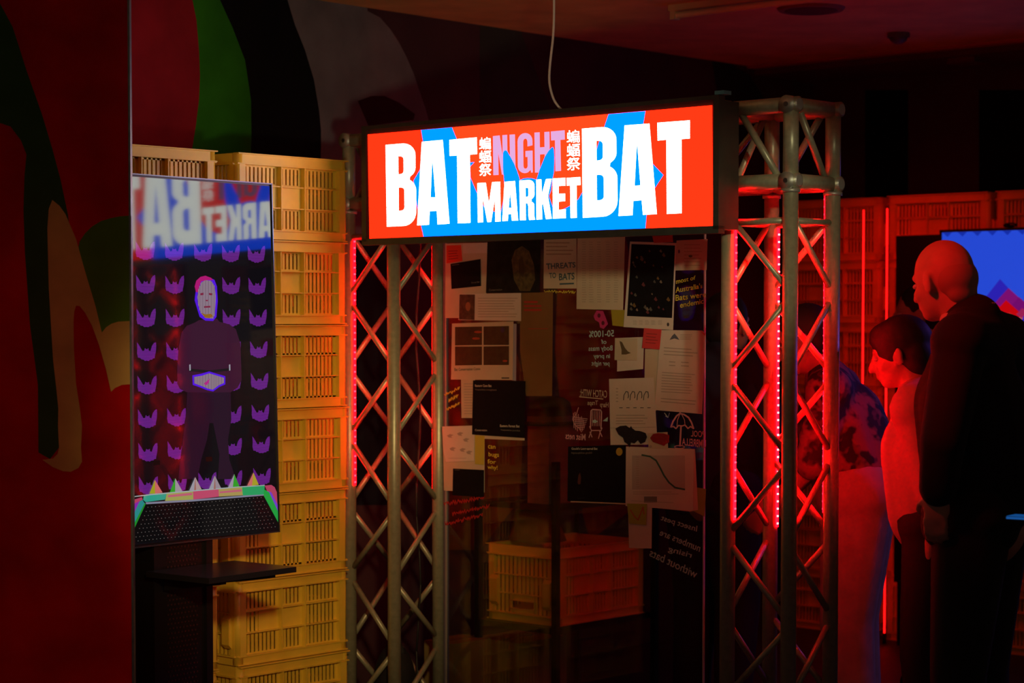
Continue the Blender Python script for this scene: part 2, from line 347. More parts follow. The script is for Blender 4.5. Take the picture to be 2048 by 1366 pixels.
# LED strips on the chords
m_tapeR = mat('led_tape_red_bright', (0.3, 0.01, 0.01), .4, emis=(1, .0003, .0012), strength=65.0)
m_tape = mat('led_tape_red', (0.3, 0.01, 0.01), .4, emis=(1, .0004, .0016), strength=26.0)
m_dio = emit('led_diode_red', (1, .006, .012), 26.0)
m_dioW = emit('led_diode_hot', (1, .05, .055), 30.0)
def led(C, su, sv, face, z0, z1, label, hot=False, n=None):
    c = C+.12*su*U+.12*sv*V+face*.0275
    T = thing('led_strip', c+Z*z0, label, 'LED strip', 'red LED strips on the truss towers')
    t = face.cross(Z).normalized()
    MB().obox(c+Z*(z0+z1)/2, t*.006, face*.0015, Z*(z1-z0)/2).build('tape', m_tapeR if C is CR else m_tape, T)
    b = MB(); k = int((z1-z0)/.0167*0.68)
    for i in range(k):
        z = z0+(i+.5)*(z1-z0)/k
        b.obox(c+face*.003+Z*z, t*.003, face*.0015, Z*.003)
    b.build('diodes', m_dioW if hot else m_dio, T)
led(CR, 1, -1, -U, .90, 1.955, 'red LED strip on the truss chord beside the glass board\'s bright right edge')
led(CR, 1, 1, -U, .86, 1.87, 'red LED strip with bright white dots at the middle of the right tower', True)
led(CR, -1, 1, U, .92, 1.955, 'red LED strip on the far right chord of the right tower')
led(CL, 1, -1, -U, .92, 1.86, 'red LED strip just right of the yellow crate stack')
led(CL, -1, 1, U, .90, 1.86, 'red LED strip beside the left edge of the glass board')
led(CL, -1, -1, U, .96, 1.80, 'red LED strip on the inner side of the left tower\'s front chord')
led(CR, -1, -1, V, .92, 1.86, 'red LED strip on the back of the right tower\'s front corner chord')  # extra strip, added to redden the rear left chord

# ================================================================ THE SIGN
SG = sub(0, -.275); SIGN = Plane(SG, -V)
sz0, sz1 = 1.838, 2.246; s0, s1 = .055, 1.655
sign = thing('light_box_sign', sub(.85, -.21)+Z*sz0, 'glowing red and blue light box sign reading BAT NIGHT MARKET BAT', 'sign')
m_blk = mat('sign_case_black', (0.035, 0.036, 0.030), .45, var=.15, scale=30)
MB().obox(sub((s0+s1)/2, -.212)+Z*(sz0+sz1)/2, U*(s1-s0)/2, V*.055, Z*(sz1-sz0)/2).build('case', m_blk, sign)
fr = MB(); t = .014
for (a0, a1, b0, b1) in ((s0-.01, s1+.012, sz1-t+.014, sz1+.014), (s0-.01, s1+.012, sz0-.014, sz0+t-.004), (s0-.01, s0+.012, sz0, sz1), (s1-.012, s1+.012, sz0, sz1)):
    fr.obox(sub((a0+a1)/2, -.262)+Z*(b0+b1)/2, U*(a1-a0)/2, V*.016, Z*(b1-b0)/2)
fr.build('frame', m_blk, sign)
MB().obox(sub(.05, -.25)+Z*(sz1+.022), U*.018, V*.02, Z*.006).build('corner_tape', mat('tape_blue', (0.10, 0.35, 0.48), .5), sign)
for a0 in (.4, 1.3):
    MB().obox(sub(a0, -.15)+Z*(sz1-.03), U*.02, V*.012, Z*.015).build('bracket', mat('bracket_black', (.03, .03, .03), .5), sign)
S_RED = emit('sign_red', (4.0, .045, .008)); S_RED2 = emit('sign_orange_red', (4.0, .075, .012)); S_BLU = emit('sign_blue', (0.0, .36, 5.0)); S_WHT = emit('sign_white', (5.3, 5.6, 5.1)); S_PNK = emit('sign_pink', (.80, .42, .76))
face = flat('face_panel', SIGN, [(735.5, 269), (1424, 210.5), (1426, 452.5), (739, 477.5)], S_RED, sign, .0, .001)
tag(face, 'lit translucent face with white and pink lettering')
PB = 'printed_shape'
flat(PB, SIGN, [(842, 260), (846, 283), (848, 300), (840, 339), (827, 361), (834, 411), (842, 451), (847, 473.3), (1291, 457.2), (1293, 432), (1310, 376), (1327, 350), (1306, 328), (1288, 270), (1287, 247), (1291, 222)], S_BLU, face, .0014)
flat(PB, SIGN, [(904, 254.6), (913, 277), (930, 310), (940, 330), (941, 355), (948, 372), (955, 388), (962, 403), (969, 414), (984, 422), (1002, 427), (1050, 430), (1100, 426), (1118, 422), (1132, 416), (1146, 408), (1156, 399), (1165, 384), (1180, 340), (1193, 300), (1198, 283), (1208, 255), (1217, 228.2)], S_RED2, face, .0018)
flat(PB, SIGN, [(938, 325), (949, 324), (939, 335)], S_BLU, face, .0020)
k1 = lambda L: [(730+x/5.2556, 230+y/5.2556) for x, y in L]
k2 = lambda L: [(930+x/5.2556, 230+y/5.2556) for x, y in L]
k3 = lambda L: [(1140+x/4.88, 200+y/4.88) for x, y in L]
def quadmap(q, pts):
    a, b, c, d = q
    return [tuple((a[i]*(1-x)+b[i]*x)*(1-y)+(d[i]*(1-x)+c[i]*x)*y for i in (0, 1)) for x, y in pts]
def arc(cx, cy, rx, ry, a0, a1, n=7): return [(cx+rx*math.cos(R(a0+(a1-a0)*i/n)), cy-ry*math.sin(R(a0+(a1-a0)*i/n))) for i in range(n+1)]
B_OUT = [(0, 0), (.52, 0)]+arc(.55, .15, .43, .15, 90, 0)+arc(.55, .30, .43, .13, 0, -55)[0:]+arc(.60, .58, .40, .15, 62, 0)+arc(.58, .83, .42, .17, 0, -90)+[(0, 1)]
B_H1 = [(.41, .15), (.47, .15)]+arc(.47, .19, .12, .04, 90, 0, 4)+arc(.47, .335, .12, .035, 0, -90, 4)+[(.41, .37)]
B_H2 = [(.41, .53), (.49, .53)]+arc(.49, .57, .12, .04, 90, 0, 4)+arc(.49, .775, .12, .04, 0, -90, 4)+[(.41, .815)]
def letter(loops, m, off, s): return tag(flat('printed_letter', SIGN, loops, m, face, off))
def bcap(q): letter([quadmap(q, l) for l in (B_OUT, B_H1, B_H2)], S_WHT, .003, 'B')
bcap(k1([(217, 315), (535, 289), (538, 1160), (230, 1173)]))
letter([k1([(597, 283), (817, 262), (888, 1142), (763, 1150), (755, 1007), (680, 1010), (672, 1153), (548, 1160)]), k1([(708, 430), (742, 866), (688, 867)])], S_WHT, .003, 'A')
letter([k1([(888, 262), (1175, 235), (1178, 410), (1102, 416), (1108, 1133), (975, 1138), (968, 425), (890, 430)])], S_WHT, .003, 'T')
bcap(k3([(117, 280), (458, 252), (465, 1130), (125, 1150)]))
letter([k3([(533, 248), (775, 230), (848, 1113), (712, 1122), (700, 978), (618, 985), (610, 1125), (473, 1132)]), k3([(654, 392), (688, 833), (630, 838)])], S_WHT, .003, 'A')
letter([k3([(853, 222), (1170, 198), (1170, 375), (1088, 382), (1090, 1105), (945, 1112), (940, 388), (855, 396)])], S_WHT, .003, 'T')
N_ = .0022
letter([k2([(293, 222), (365, 214), (396, 440), (392, 212), (443, 208), (450, 622), (388, 627), (350, 400), (353, 630), (298, 633)])], S_PNK, N_, 'N')
letter([k2([(468, 207), (525, 203), (532, 615), (476, 620)])], S_PNK, N_, 'I')
G_OUT = arc(.5, .2, .5, .2, 0, 180, 10)+arc(.5, .8, .5, .2, 180, 290, 8)+[(.86, .93), (.88, 1.0), (1.0, 1.0), (1.0, .45), (.52, .45), (.52, .60), (.66, .60), (.66, .78)]+arc(.52, .82, .14, .07, 0, -180, 6)+arc(.52, .22, .14, .08, 180, 0, 6)+[(.66, .34), (1.0, .32)]
letter([quadmap(k2([(551, 195), (708, 184), (713, 604), (556, 618)]), G_OUT)], S_PNK, N_, 'G')
letter([k2([(730, 185), (785, 181), (787, 340), (836, 337), (834, 179), (888, 175), (892, 598), (838, 602), (837, 412), (788, 415), (790, 603), (735, 606)])], S_PNK, N_, 'H')
letter([k2([(902, 173), (1048, 160), (1050, 258), (1003, 262), (1010, 587), (950, 592), (945, 265), (905, 268)])], S_PNK, N_, 'T')
# bat head with two tall ears, printed over the pink word
flat(PB, SIGN, [(1006, 306), (1008, 302), (1011, 300.5), (1015, 303), (1021, 314), (1028, 327), (1034, 341), (1038, 353), (1040, 360), (1047, 357), (1055, 356), (1064, 356.5), (1073, 359), (1077, 346), (1082, 332), (1089, 315), (1097, 302), (1103, 295), (1106, 294), (1108, 299), (1109, 315), (1108, 344), (1104, 364), (1102, 382), (1098, 392), (1104, 410), (1110, 429), (1000, 431), (1006, 405), (1010, 385), (1008, 361), (1006, 335)], S_BLU, face, .0026)
letter([k2([(130, 717), (218, 711), (252, 930), (285, 706), (370, 702), (374, 1118), (318, 1121), (315, 870), (275, 1124), (235, 1125), (185, 860), (190, 1127), (135, 1130)])], S_WHT, .003, 'M')
letter([k2([(415, 702), (525, 694), (558, 1108), (492, 1110), (487, 1040), (455, 1042), (450, 1112), (392, 1115)]), k2([(473, 790), (490, 975), (460, 977)])], S_WHT, .003, 'A')
R_OUT = [(0, 0), (.6, 0)]+arc(.6, .14, .4, .14, 90, 0)+arc(.6, .36, .4, .14, 0, -62)+[(.8, .52)]+arc(.62, .64, .36, .11, 70, 0, 5)+[(.97, .9), (1.02, 1.0), (.62, 1.0), (.58, .9), (.58, .66), (.52, .58), (.4, .58), (.4, 1.0), (0, 1)]
R_H = [(.4, .19), (.52, .19)]+arc(.5, .23, .1, .04, 80, 0, 4)+arc(.5, .36, .1, .06, 0, -90, 4)+[(.4, .42)]
letter([quadmap(k2([(572, 690), (728, 679), (733, 1101), (578, 1107)]), l) for l in (R_OUT, R_H)], S_WHT, .003, 'R')
letter([k2([(748, 680), (803, 676), (806, 840), (850, 674), (910, 670), (872, 850), (912, 1090), (850, 1094), (820, 930), (808, 950), (812, 1096), (752, 1100)])], S_WHT, .003, 'K')
letter([k2([(920, 668), (1055, 660), (1056, 742), (985, 746), (985, 828), (1052, 826), (1053, 905), (985, 910), (985, 997), (1060, 990), (1060, 1083), (925, 1090)])], S_WHT, .003, 'E')
letter([k2([(1068, 662), (1213, 652), (1215, 735), (1172, 738), (1176, 1080), (1110, 1083), (1105, 740), (1070, 743)])], S_WHT, .003, 'T')
for bx in (((958.5, 274.5), (981, 273), (983.5, 351.5), (958, 353.5)), ((1133.6, 260), (1158.5, 258.5), (1161, 340), (1133.5, 342.5))):
    for i, ch in enumerate('\u8759\u8760\u796d'):
        a, b, c, d = bx; f0, f1 = i/3+.01, (i+1)/3-.01
        lerp = lambda p, q, t_: (p[0]*(1-t_)+q[0]*t_, p[1]*(1-t_)+q[1]*t_)
        text_px(MB(), SIGN, ch, (lerp(a, d, f0), lerp(b, c, f0), lerp(b, c, f1), lerp(a, d, f1)), .0024, .006).build('printed_character', S_WHT, face)
# white power cord from the ceiling to the sign
pts = []
top = sub(.55, -.2)
ctrl = [at(1108, -30, 7.14), at(1108, 30, 7.14), at(1106, 75, 7.14), at(1100, 130, 7.14), at(1099, 165, 7.14), at(1106, 195, 7.14), at(1116, 212, 7.14), at(1126, 222, 7.14)]
def catmull(P, n=6):
    out = []
    for i in range(len(P)-1):
        p0, p1, p2, p3 = P[max(i-1, 0)], P[i], P[i+1], P[min(i+2, len(P)-1)]
        for j in range(n):
            t = j/n; out.append(.5*((2*p1)+(p2-p0)*t+(2*p0-5*p1+4*p2-p3)*t*t+(3*p1-p0-3*p2+p3)*t**3))
    return out+[P[-1]]
wire = [Vector((ctrl[0].x, ctrl[0].y, CEIL))]+catmull(ctrl)
# bring the cord to the top of the sign box
b = MB().path(wire, .0042, 8)
co = thing('power_cord', wire[-1], 'pale power cord hanging from the ceiling to the sign top', 'cord')
b.build('cable', mat('cord_white', (0.75, 0.68, 0.62), .5), co, True)
MB().tube(Vector((ctrl[0].x, ctrl[0].y, CEIL)), Vector((ctrl[0].x, ctrl[0].y, CEIL-.02)), .03, .025, 16).build('ceiling_rose', MATS['cord_white'], co, True)
# ================================================================ CRATES
CW, CD, CH = .548, .38, .3066
m_crate = mat('crate_yellow_plastic', (0.88, 0.64, 0.06), .42, var=.08, scale=12)
def crate_meshes():
    P = {}
    def long_side(y, s):
        """y: outer face plane, s: +1 inwards"""
        b = MB(); W = CW/2
        def bar(x0, x1, z0, z1, d0, d1): b.box(x0, x1, min(y+s*d0, y+s*d1), max(y+s*d0, y+s*d1), z0, z1)
        bar(-W+.012, W-.012, .0, .030, .006, .022)               # foot band
        bar(-W+.012, W-.012, .268, CH-.004, .004, .020)          # top band
        for z, p_ in ((.0, 0), (.030, 0), (.264, -.004), (CH-.007, -.008)): bar(-W+.004, W-.004, z, z+.004, p_, .022)
        for z in (.112, .190): bar(-W+.044, W-.044, z, z+.004, .004, .026)
        for x, t_ in ((-W+.016, .028), (-W+.214, .005), (W-.219, .005), (W-.044, .028)):              # upright ribs
            bar(x, x+t_, .03, .268, .001, .026)
        for x0, x1, n in ((-W+.044, -W+.214, 8), (-W+.219, W-.219, 5), (W-.214, W-.044, 8)):
            for r, (z0, z1) in enumerate(((.034, .112), (.116, .190), (.194, .264))):
                m_ = .008; step = (x1-x0-2*m_)/n
                if r != 1:
                    bar(x0, x1, z0, z0+.006, .021, .025); bar(x0, x1, z1-.006, z1, .021, .025)
                for i in range(n+1):
                    xa = x0+m_+i*step-step*.30; xb = xa+step*.60
                    if i == 0: xa = x0
                    if i == n: xb = x1
                    if r == 1:
                        solid = (n == 5) or (x0 < -.1 and i >= 4) or (x0 > .1 and i <= n-4)
                        if solid: xa = max(x0, x0+m_+(i-.5)*step); xb = min(x1, x0+m_+(i+.5)*step+.0002)
                    bar(xa, xb, z0, z1, .021, .025)
        return b
    def end_side(x, s):
        b = MB(); D = CD/2
        def bar(y0, y1, z0, z1, d0, d1): b.box(min(x+s*d0, x+s*d1), max(x+s*d0, x+s*d1), y0, y1, z0, z1)
        bar(-D+.02, D-.02, 0, .03, .004, .018); bar(-D+.02, D-.02, .262, CH-.004, .002, .018)
        for z in (.030, .262): bar(-D+.012, D-.012, z, z+.005, -.006, .014)
        for r, (z0, z1) in enumerate(((.034, .108), (.112, .184), (.188, .262))):
            n = 14; step = (2*D-.07)/n
            for i in range(n+1):
                yy = -D+.035+i*step
                if r == 0 and abs(yy) < .062: bar(yy-step*.5, yy+step*.5, .086, z1, .012, .016); bar(yy-step*.5, yy+step*.5, z0, .050, .012, .016)
                else: bar(yy-step*.3, yy+step*.3, z0, z1, .012, .016)
        for z in (.108, .184): bar(-D+.03, D-.03, z, z+.004, .002, .017)
        for z in (.050, .083): bar(-.066, .066, z, z+.003, .002, .017)
        for y0 in (-.066, .063): bar(y0, y0+.003, .050, .086, .002, .017)
        for y0 in (-D+.016, D-.041): bar(y0, y0+.025, .03, .262, .001, .017)
        # stacking ears
        for y0 in (-D+.03, D-.07):
            b.add([Vector((x, y0, .06)), Vector((x-s*.014, y0, .075)), Vector((x-s*.014, y0, .165)), Vector((x, y0, .18)),
                   Vector((x, y0+.04, .06)), Vector((x-s*.014, y0+.04, .075)), Vector((x-s*.014, y0+.04, .165)), Vector((x, y0+.04, .18))],
                  [(0, 1, 2, 3), (7, 6, 5, 4), (0, 4, 5, 1), (1, 5, 6, 2), (2, 6, 7, 3), (3, 7, 4, 0)])
        return b
    P['front_panel'] = long_side(-CD/2, 1); P['back_panel'] = long_side(CD/2, -1)
    P['end_panel'] = end_side(CW/2, -1); P['end_panel.'] = end_side(-CW/2, 1)
    for i, (sx, sy) in enumerate(((-1, -1), (1, -1), (1, 1), (-1, 1))):
        P['corner_post'+'.'*i] = MB().tube((sx*(CW/2-.020), sy*(CD/2-.020), .002), (sx*(CW/2-.020), sy*(CD/2-.020), CH-.006), .019, n=14)
    P['base'] = MB().box(-CW/2+.015, CW/2-.015, -CD/2+.015, CD/2-.015, .006, .012)
    return {k: mesh('crate_'+k.strip('.'), b.v, b.f, m_crate, 'post' in k) for k, b in P.items()}
CM = crate_meshes()
def crate(loc, rz, label, group):
    c = thing('plastic_crate', loc, label, 'crate', group, rz)
    for k, me in CM.items(): linkobj(k.strip('.'), me, c)
    return c
RZ_V = math.atan2(V.y, V.x)                     # long side along V, front facing -U
CE = Vector((-0.0779*7.9, 7.9, 0))              # right front corner of the near stack
ORD = ['bottom', 'second from the floor', 'third from the floor', 'fourth from the floor', 'fifth from the floor', 'sixth from the floor', 'topmost']
def stack(right_front, rz, ax, back, n, label, group, jit=.004):
    for k in range(n):
        c = right_front-ax*(CW/2)+back*(CD/2)+ax*random.uniform(-jit, jit)+back*random.uniform(-jit, jit)
        crate((c.x, c.y, k*(CH+.0004)), rz+random.uniform(-.004, .004), label % ORD[k], group)
stack(CE, RZ_V, V, U, 7, 'yellow slatted crate, %s in the stack right of the tall screen', 'yellow crates stacked beside the tall screen')
stack(CE-V*(CW+.085), RZ_V, V, U, 7, 'yellow slatted crate, %s in the stack behind the tall screen', 'yellow crates stacked beside the tall screen')
# far stacks, facing -V
RZ_U = math.atan2(-U.y, -U.x)                   # long side along -U, front facing -V
for j, (dx, dv, nm) in enumerate(((0, 0, 'just left of the blue screen'), (CW+.04, 0, 'behind the blue screen'))):
    stack(F0-U*(CW+dx), RZ_U, -U, V, 7, 'red lit crate, %s, far stack '+nm, 'far crates lit red')
stack(F0+U*.06+V*.05, RZ_U, -U, V, 7, 'red lit crate, %s, far stack behind the patterned shirt', 'far crates lit red')
# red LED tubes standing at the edges of the far stacks
m_ltube = mat('led_tube_red', (.3, .01, .01), .4, emis=(1, .004, .004), strength=4.0)
for px, lab in ((1726, 'thin vertical red LED tube left of the woman\'s dark hair'), (1773, 'vertical red LED tube at the edge of the slatted far crates')):
    p = at(px, HORIZON, 10.02 if px > 1750 else 10.16); p.z = 0
    T = thing('led_tube', p, lab, 'LED tube', 'red LED tubes on the far crates')
    MB().tube(p+Z*.05, p+Z*2.08, .0036, n=10).build('tube', m_ltube, T, True)
    MB().tube(p+Z*0, p+Z*.05, .010, n=10).build('foot', mat('tube_foot', (.02, .02, .02), .5), T, True)

# ================================================================ TALL SCREEN KIOSK
AT = R(52); VT = Vector((math.cos(AT), math.sin(AT), 0)); UT = Vector((-math.sin(AT), math.cos(AT), 0))
tilt = R(1.4); nT = (-UT*math.cos(tilt)+Z*math.sin(tilt)).normalized()
PT = at(551.5, 700, 7.16); TV = Plane(PT, nT)
TRc = TV.pt(545.5, 367); BRc = TV.pt(558.5, 1064)
upT = nT.cross(VT).normalized()
if upT.z < 0: upT = -upT
hT = (TRc-BRc).dot(upT); wT = .715
cT = BRc+upT*hT/2-VT*wT/2
kb = cT-upT*hT/2-nT*.12; kb.z = 0
K = thing('display_kiosk', kb, 'tall portrait screen on a black stand showing a presenter among purple bats', 'screen')
m_bez = mat('bezel_black', (0.012, 0.012, 0.014), .35)
MB().obox(cT-nT*.022, VT*wT/2, upT*hT/2, nT*.02).build('housing', m_bez, K)
m_edge = mat('bezel_edge_steel', (0.16, 0.19, 0.22), .3, metal=.8)
fb = MB(); th = .004
for sgn in (-1, 1):
    fb.obox(cT+upT*sgn*(hT/2-th/2)-nT*.006, VT*wT/2, upT*th/2, nT*.010); fb.obox(cT+VT*sgn*(wT/2-th/2)-nT*.006, VT*th/2, upT*hT/2, nT*.010)
fb.build('bezel', m_edge, K)
m_scr = mat('screen_black_glass', (0.002, 0.002, 0.003), .055, emis=(.0035, .0030, .0045), spec=.7, ior=1.5)
scr = MB().obox(cT-nT*.0015, VT*(wT/2-.010), upT*(hT/2-.010), nT*.0012).build('screen', m_scr, K)
def smat(name, rgb, k=1.0): return mat('screen_'+name, (0.002, 0.002, 0.002), .055, emis=s2l(*rgb), strength=k, spec=.7, ior=1.5)
o1 = -.0001
m_bat = smat('purple', (112, 38, 146)); stripes(m_bat, 2, 1500, .35)
BAT = [(80, 345), (110, 388), (140, 440), (160, 470), (180, 462), (190, 425), (203, 440), (225, 440), (237, 425), (243, 462), (265, 470), (285, 400), (310, 360), (340, 345), (345, 400), (340, 470), (325, 545), (325, 565), (300, 570), (285, 588), (265, 585), (240, 603), (215, 597), (190, 603), (170, 585), (140, 580), (125, 562), (95, 560), (82, 500), (85, 430)]
BAT = [((x-210)/6.83, (y-478)/6.83) for x, y in BAT]
# screen space: column and row bases measured on the photo, rows run slightly uphill to the right
cols = [0.02, .235, .447, .652, .85]
for r in range(8):
    yl, yr = 502+67.2*r, 509+63.6*r
    for c in range(5):
        x = [291, 349, 407, 462, 514][c]+(r-1)*[.9, .9, 1.2, .7, 1.6][c]
        if r > 0 and c == 2 and r < 7: continue
        y = yl+(yr-yl)*((x-291)/223)
        s = 1.0-.09*((x-291)/223)
        if r == 7 and y+18*s > 990: pass
        flat('bat_icon', TV, [(x+a*s, y+b_*s) for a, b_ in BAT], m_bat, scr, o1)
for (x, y, s) in ((404, 570, .5), (404, 636, .5)):
    pass
kf = lambda L: [(340+x/3.036, 530+y/3.036) for x, y in L]
m_body = smat('figure_plum', (54, 20, 44)); m_leg = smat('figure_dim_plum', (36, 16, 34))
flat('figure_legs', TV, kf([(105, 760), (98, 900), (75, 1080), (60, 1200), (50, 1300), (165, 1300), (190, 1180), (225, 1060), (240, 960), (262, 960), (300, 1150), (290, 1300), (400, 1300), (360, 1180), (352, 1060), (372, 940), (368, 760)]), m_leg, scr, o1+.0003)
flat('figure_torso', TV, kf([(175, 335), (150, 350), (100, 370), (70, 410), (52, 500), (44, 620), (44, 720), (60, 752), (100, 772), (240, 775), (370, 772), (410, 745), (435, 700), (432, 600), (428, 480), (400, 390), (360, 360), (300, 345), (285, 325)]), m_body, scr, o1+.0005)
flat('figure_arm_shade', TV, kf([(110, 628), (240, 640), (370, 625), (370, 640), (240, 655), (115, 645)]), smat('figure_shade', (24, 20, 26)), scr, o1+.0007)
for gx in (121, 362): flat('figure_glint', TV, kf([(gx-4, 605), (gx+4, 603), (gx+5, 640), (gx-3, 642)]), smat('glint', (150, 150, 160)), scr, o1+.0009)
flat('head_outline', TV, kf([(152, 190), (150, 215), (165, 265), (180, 315), (215, 338), (262, 340), (282, 315), (290, 220), (285, 130), (270, 90), (230, 72), (190, 80), (165, 110), (158, 150)]), smat('outline_violet', (80, 20, 215)), scr, o1+.0011)
flat('figure_hair', TV, kf([(158, 165), (150, 130), (160, 95), (185, 72), (215, 65), (250, 78), (262, 92), (225, 92), (190, 100), (178, 130), (172, 165)]), smat('hair_magenta', (170, 20, 110)), scr, o1+.0013)
m_fc = smat('face_lines', (170, 145, 165)); stripes(m_fc, 0, 1900, .15)
flat('figure_face', TV, kf([(172, 150), (166, 195), (170, 235), (185, 290), (215, 322), (262, 326), (272, 300), (278, 200), (272, 130), (250, 96), (215, 92), (190, 105)]), m_fc, scr, o1+.0015)
ft = MB()
for L in ([(183, 172), (203, 168), (203, 182), (185, 184)], [(236, 170), (256, 172), (254, 184), (238, 182)], [(208, 250), (246, 248), (246, 258), (208, 260)], [(216, 212), (232, 212), (230, 220), (218, 220)]):
    flat_geo(ft, TV, [kf(L)], o1+.0018)
ft.build('face_features', smat('features', (120, 30, 60)), scr)
flat('chin_shade', TV, kf([(190, 290), (215, 300), (250, 296), (262, 312), (240, 322), (212, 320)]), smat('chin_ochre', (140, 95, 30)), scr, o1+.0018)
flat('hands_outline', TV, kf([(136, 670), (190, 660), (238, 646), (290, 662), (336, 675), (336, 725), (300, 740), (262, 768), (225, 760), (180, 742), (138, 728)]), MATS['screen_outline_violet'], scr, o1+.0011)
flat('figure_hands', TV, kf([(146, 680), (195, 672), (238, 658), (285, 672), (328, 685), (328, 716), (296, 730), (260, 757), (228, 750), (184, 732), (147, 718)]), m_fc, scr, o1+.0015)
flat('hand_shade', TV, kf([(205, 720), (225, 704), (240, 690), (236, 716), (220, 732)]), smat('hand_magenta', (170, 40, 130)), scr, o1+.0018)
# lectern with spikes and rainbow rim at the foot of the picture
kl = lambda L: [(260+x/6.827, 920+y/6.827) for x, y in L]
flat('lectern_front', TV, kl([(225, 600), (860, 562), (1820, 482), (2020, 850), (2025, 975), (32, 1140), (30, 1010)]), smat('lectern_black', (9, 9, 11)), scr, o1+.0020)
dots = MB()
for r in range(9):
    y0 = 645+r*58; xl = 245-r*23; xr = 1790+r*24; yr_ = 512+r*50
    n = 31+r
    for i in range(n):
        t = i/(n-1); x = xl+(xr-xl)*t; y = y0+(yr_-y0)*t
        d = 4.6
        dots.add([TV.pt(*kl([(x+a, y+b_)])[0], o1+.0023) for a, b_ in ((-d, -d), (d, -d), (d, d), (-d, d))], [(0, 1, 2, 3)])
dots.build('lectern_dots', smat('dot_grey', (105, 98, 92)), scr)
RB = [((40, 480, 290), 'a')]
def band(L, rgb, nm, z=.0025): flat('rim_band', TV, kl(L), smat('rim_'+nm, rgb), scr, o1+z)
band([(30, 860), (160, 550), (215, 600), (30, 1000)], (30, 130, 40), 'green')
band([(30, 760), (135, 560), (170, 545), (200, 590), (30, 920)], (40, 130, 130), 'teal', .0026)
band([(30, 620), (90, 560), (140, 545), (30, 780)], (130, 40, 160), 'violet', .0027)
band([(35, 545), (160, 510), (175, 540), (50, 600)], (170, 60, 90), 'rose', .0028)
band([(190, 480), (500, 455), (480, 540), (215, 575), (180, 545)], (40, 150, 130), 'seagreen', .0026)
band([(500, 455), (860, 425), (865, 540), (480, 560)], (150, 150, 80), 'lime', .0026)
band([(520, 480), (850, 445), (850, 480), (520, 510)], (180, 90, 110), 'pink', .0028)
band([(860, 425), (1210, 395), (1215, 500), (865, 540)], (180, 70, 100), 'crimson', .0026)
band([(1210, 395), (1530, 372), (1540, 480), (1215, 500)], (160, 140, 80), 'sand', .0026)
band([(1225, 430), (1525, 400), (1525, 430), (1225, 455)], (170, 80, 110), 'pink', .0028)
band([(1530, 372), (1840, 350), (1830, 478), (1540, 490)], (40, 150, 90), 'mint', .0026)
band([(215, 578), (860, 540), (1540, 485), (1830, 470), (1822, 486), (860, 566), (220, 604)], (120, 120, 140), 'grey', .0030)
band([(1840, 350), (1930, 340), (1975, 370), (2005, 440), (2015, 620), (1990, 640), (1870, 420)], (190, 70, 110), 'rose', .0026)
band([(1860, 420), (1930, 440), (2015, 610), (2018, 700), (1930, 560)], (110, 60, 190), 'violetblue', .0028)
band([(1830, 400), (1900, 440), (2020, 700), (2022, 850), (1825, 485)], (30, 150, 60), 'green2', .0029)
TRI = [((265, 460), (340, 270), (445, 445), (150, 150, 30), (190, 100, 95)), ((545, 440), (618, 248), (715, 425), (40, 150, 40), (150, 140, 150)), ((810, 415), (890, 232), (978, 400), (150, 145, 155), (165, 140, 140)),
       ((1078, 398), (1158, 212), (1245, 385), (150, 145, 155), (145, 130, 140)), ((1338, 375), (1424, 192), (1495, 362), (150, 140, 155), (50, 150, 40)), ((1600, 350), (1685, 170), (1758, 338), (190, 100, 95), (160, 150, 40))]
for i, (a, p, c, r1, r2) in enumerate(TRI):
    mx = ((a[0]+c[0])/2-5, (a[1]+c[1])/2+2)
    sp = flat('spike', TV, kl([a, p, (mx[0]-8, mx[1]+6)]), smat('spike%d_left' % i, r1), scr, o1+.0032)
    flat('spike_facet', TV, kl([(mx[0]-8, mx[1]+6), p, c]), smat('spike%d_right' % i, r2), scr, o1+.0032)
    if i in (2, 3): flat('spike_facet', TV, kl([(mx[0]-14, mx[1]+4), p, (mx[0]+14, mx[1]+2)]), smat('spike_mid', (150, 100, 90)), scr, o1+.0034)
flat('rim_line', TV, kl([(30, 498), (265, 466), (900, 410), (1500, 360), (1840, 340), (1840, 352), (1500, 374), (900, 426), (265, 482), (30, 510)]), smat('rim_pale', (150, 160, 160)), scr, o1+.0033)
# stand: perforated column, shelf with brackets, base
m_std = mat('stand_black_metal', (0.012, 0.011, 0.012), .4)
cc = TV.pt(371, 1120); cc = cc+UT*.07; cc.z = 0
MB().obox(cc+Z*.55, VT*.125, UT*.05, Z*.55).build('column', m_std, K)
for s_ in (-1, 1): MB().obox(cc+VT*s_*.115-UT*.056+Z*.55, VT*.014, UT*.006, Z*.55).build('column_flange', m_std, K)
pf = MB()
for i in range(9):
    for j in range(60):
        c_ = cc-UT*.0515+VT*((i-4)*.015+(j % 2)*.0075)+Z*(.1+j*.0155)
        pf.obox(c_, VT*.0026, UT*.0008, Z*.0026)
pf.build('perforations', mat('perforation_hole', (0.06, 0.012, 0.014), .8), K)
MB().obox(cT-nT*.06, VT*.2, upT*.25, nT*.02).build('mount_plate', m_std, K)
MB().obox(cc+Z*.012-UT*.14, VT*.32, UT*.2, Z*.012).build('base', m_std, K)
shp = at(468, 1121, 6.98); zsh = shp.z
sc_ = shp-VT*.195-UT*.1435; sc_.z = zsh
sh = MB().obox(sc_-Z*.009, VT*.195, UT*.1435, Z*.009).build('shelf', mat('shelf_black', (0.02, 0.02, 0.022), .25), K)
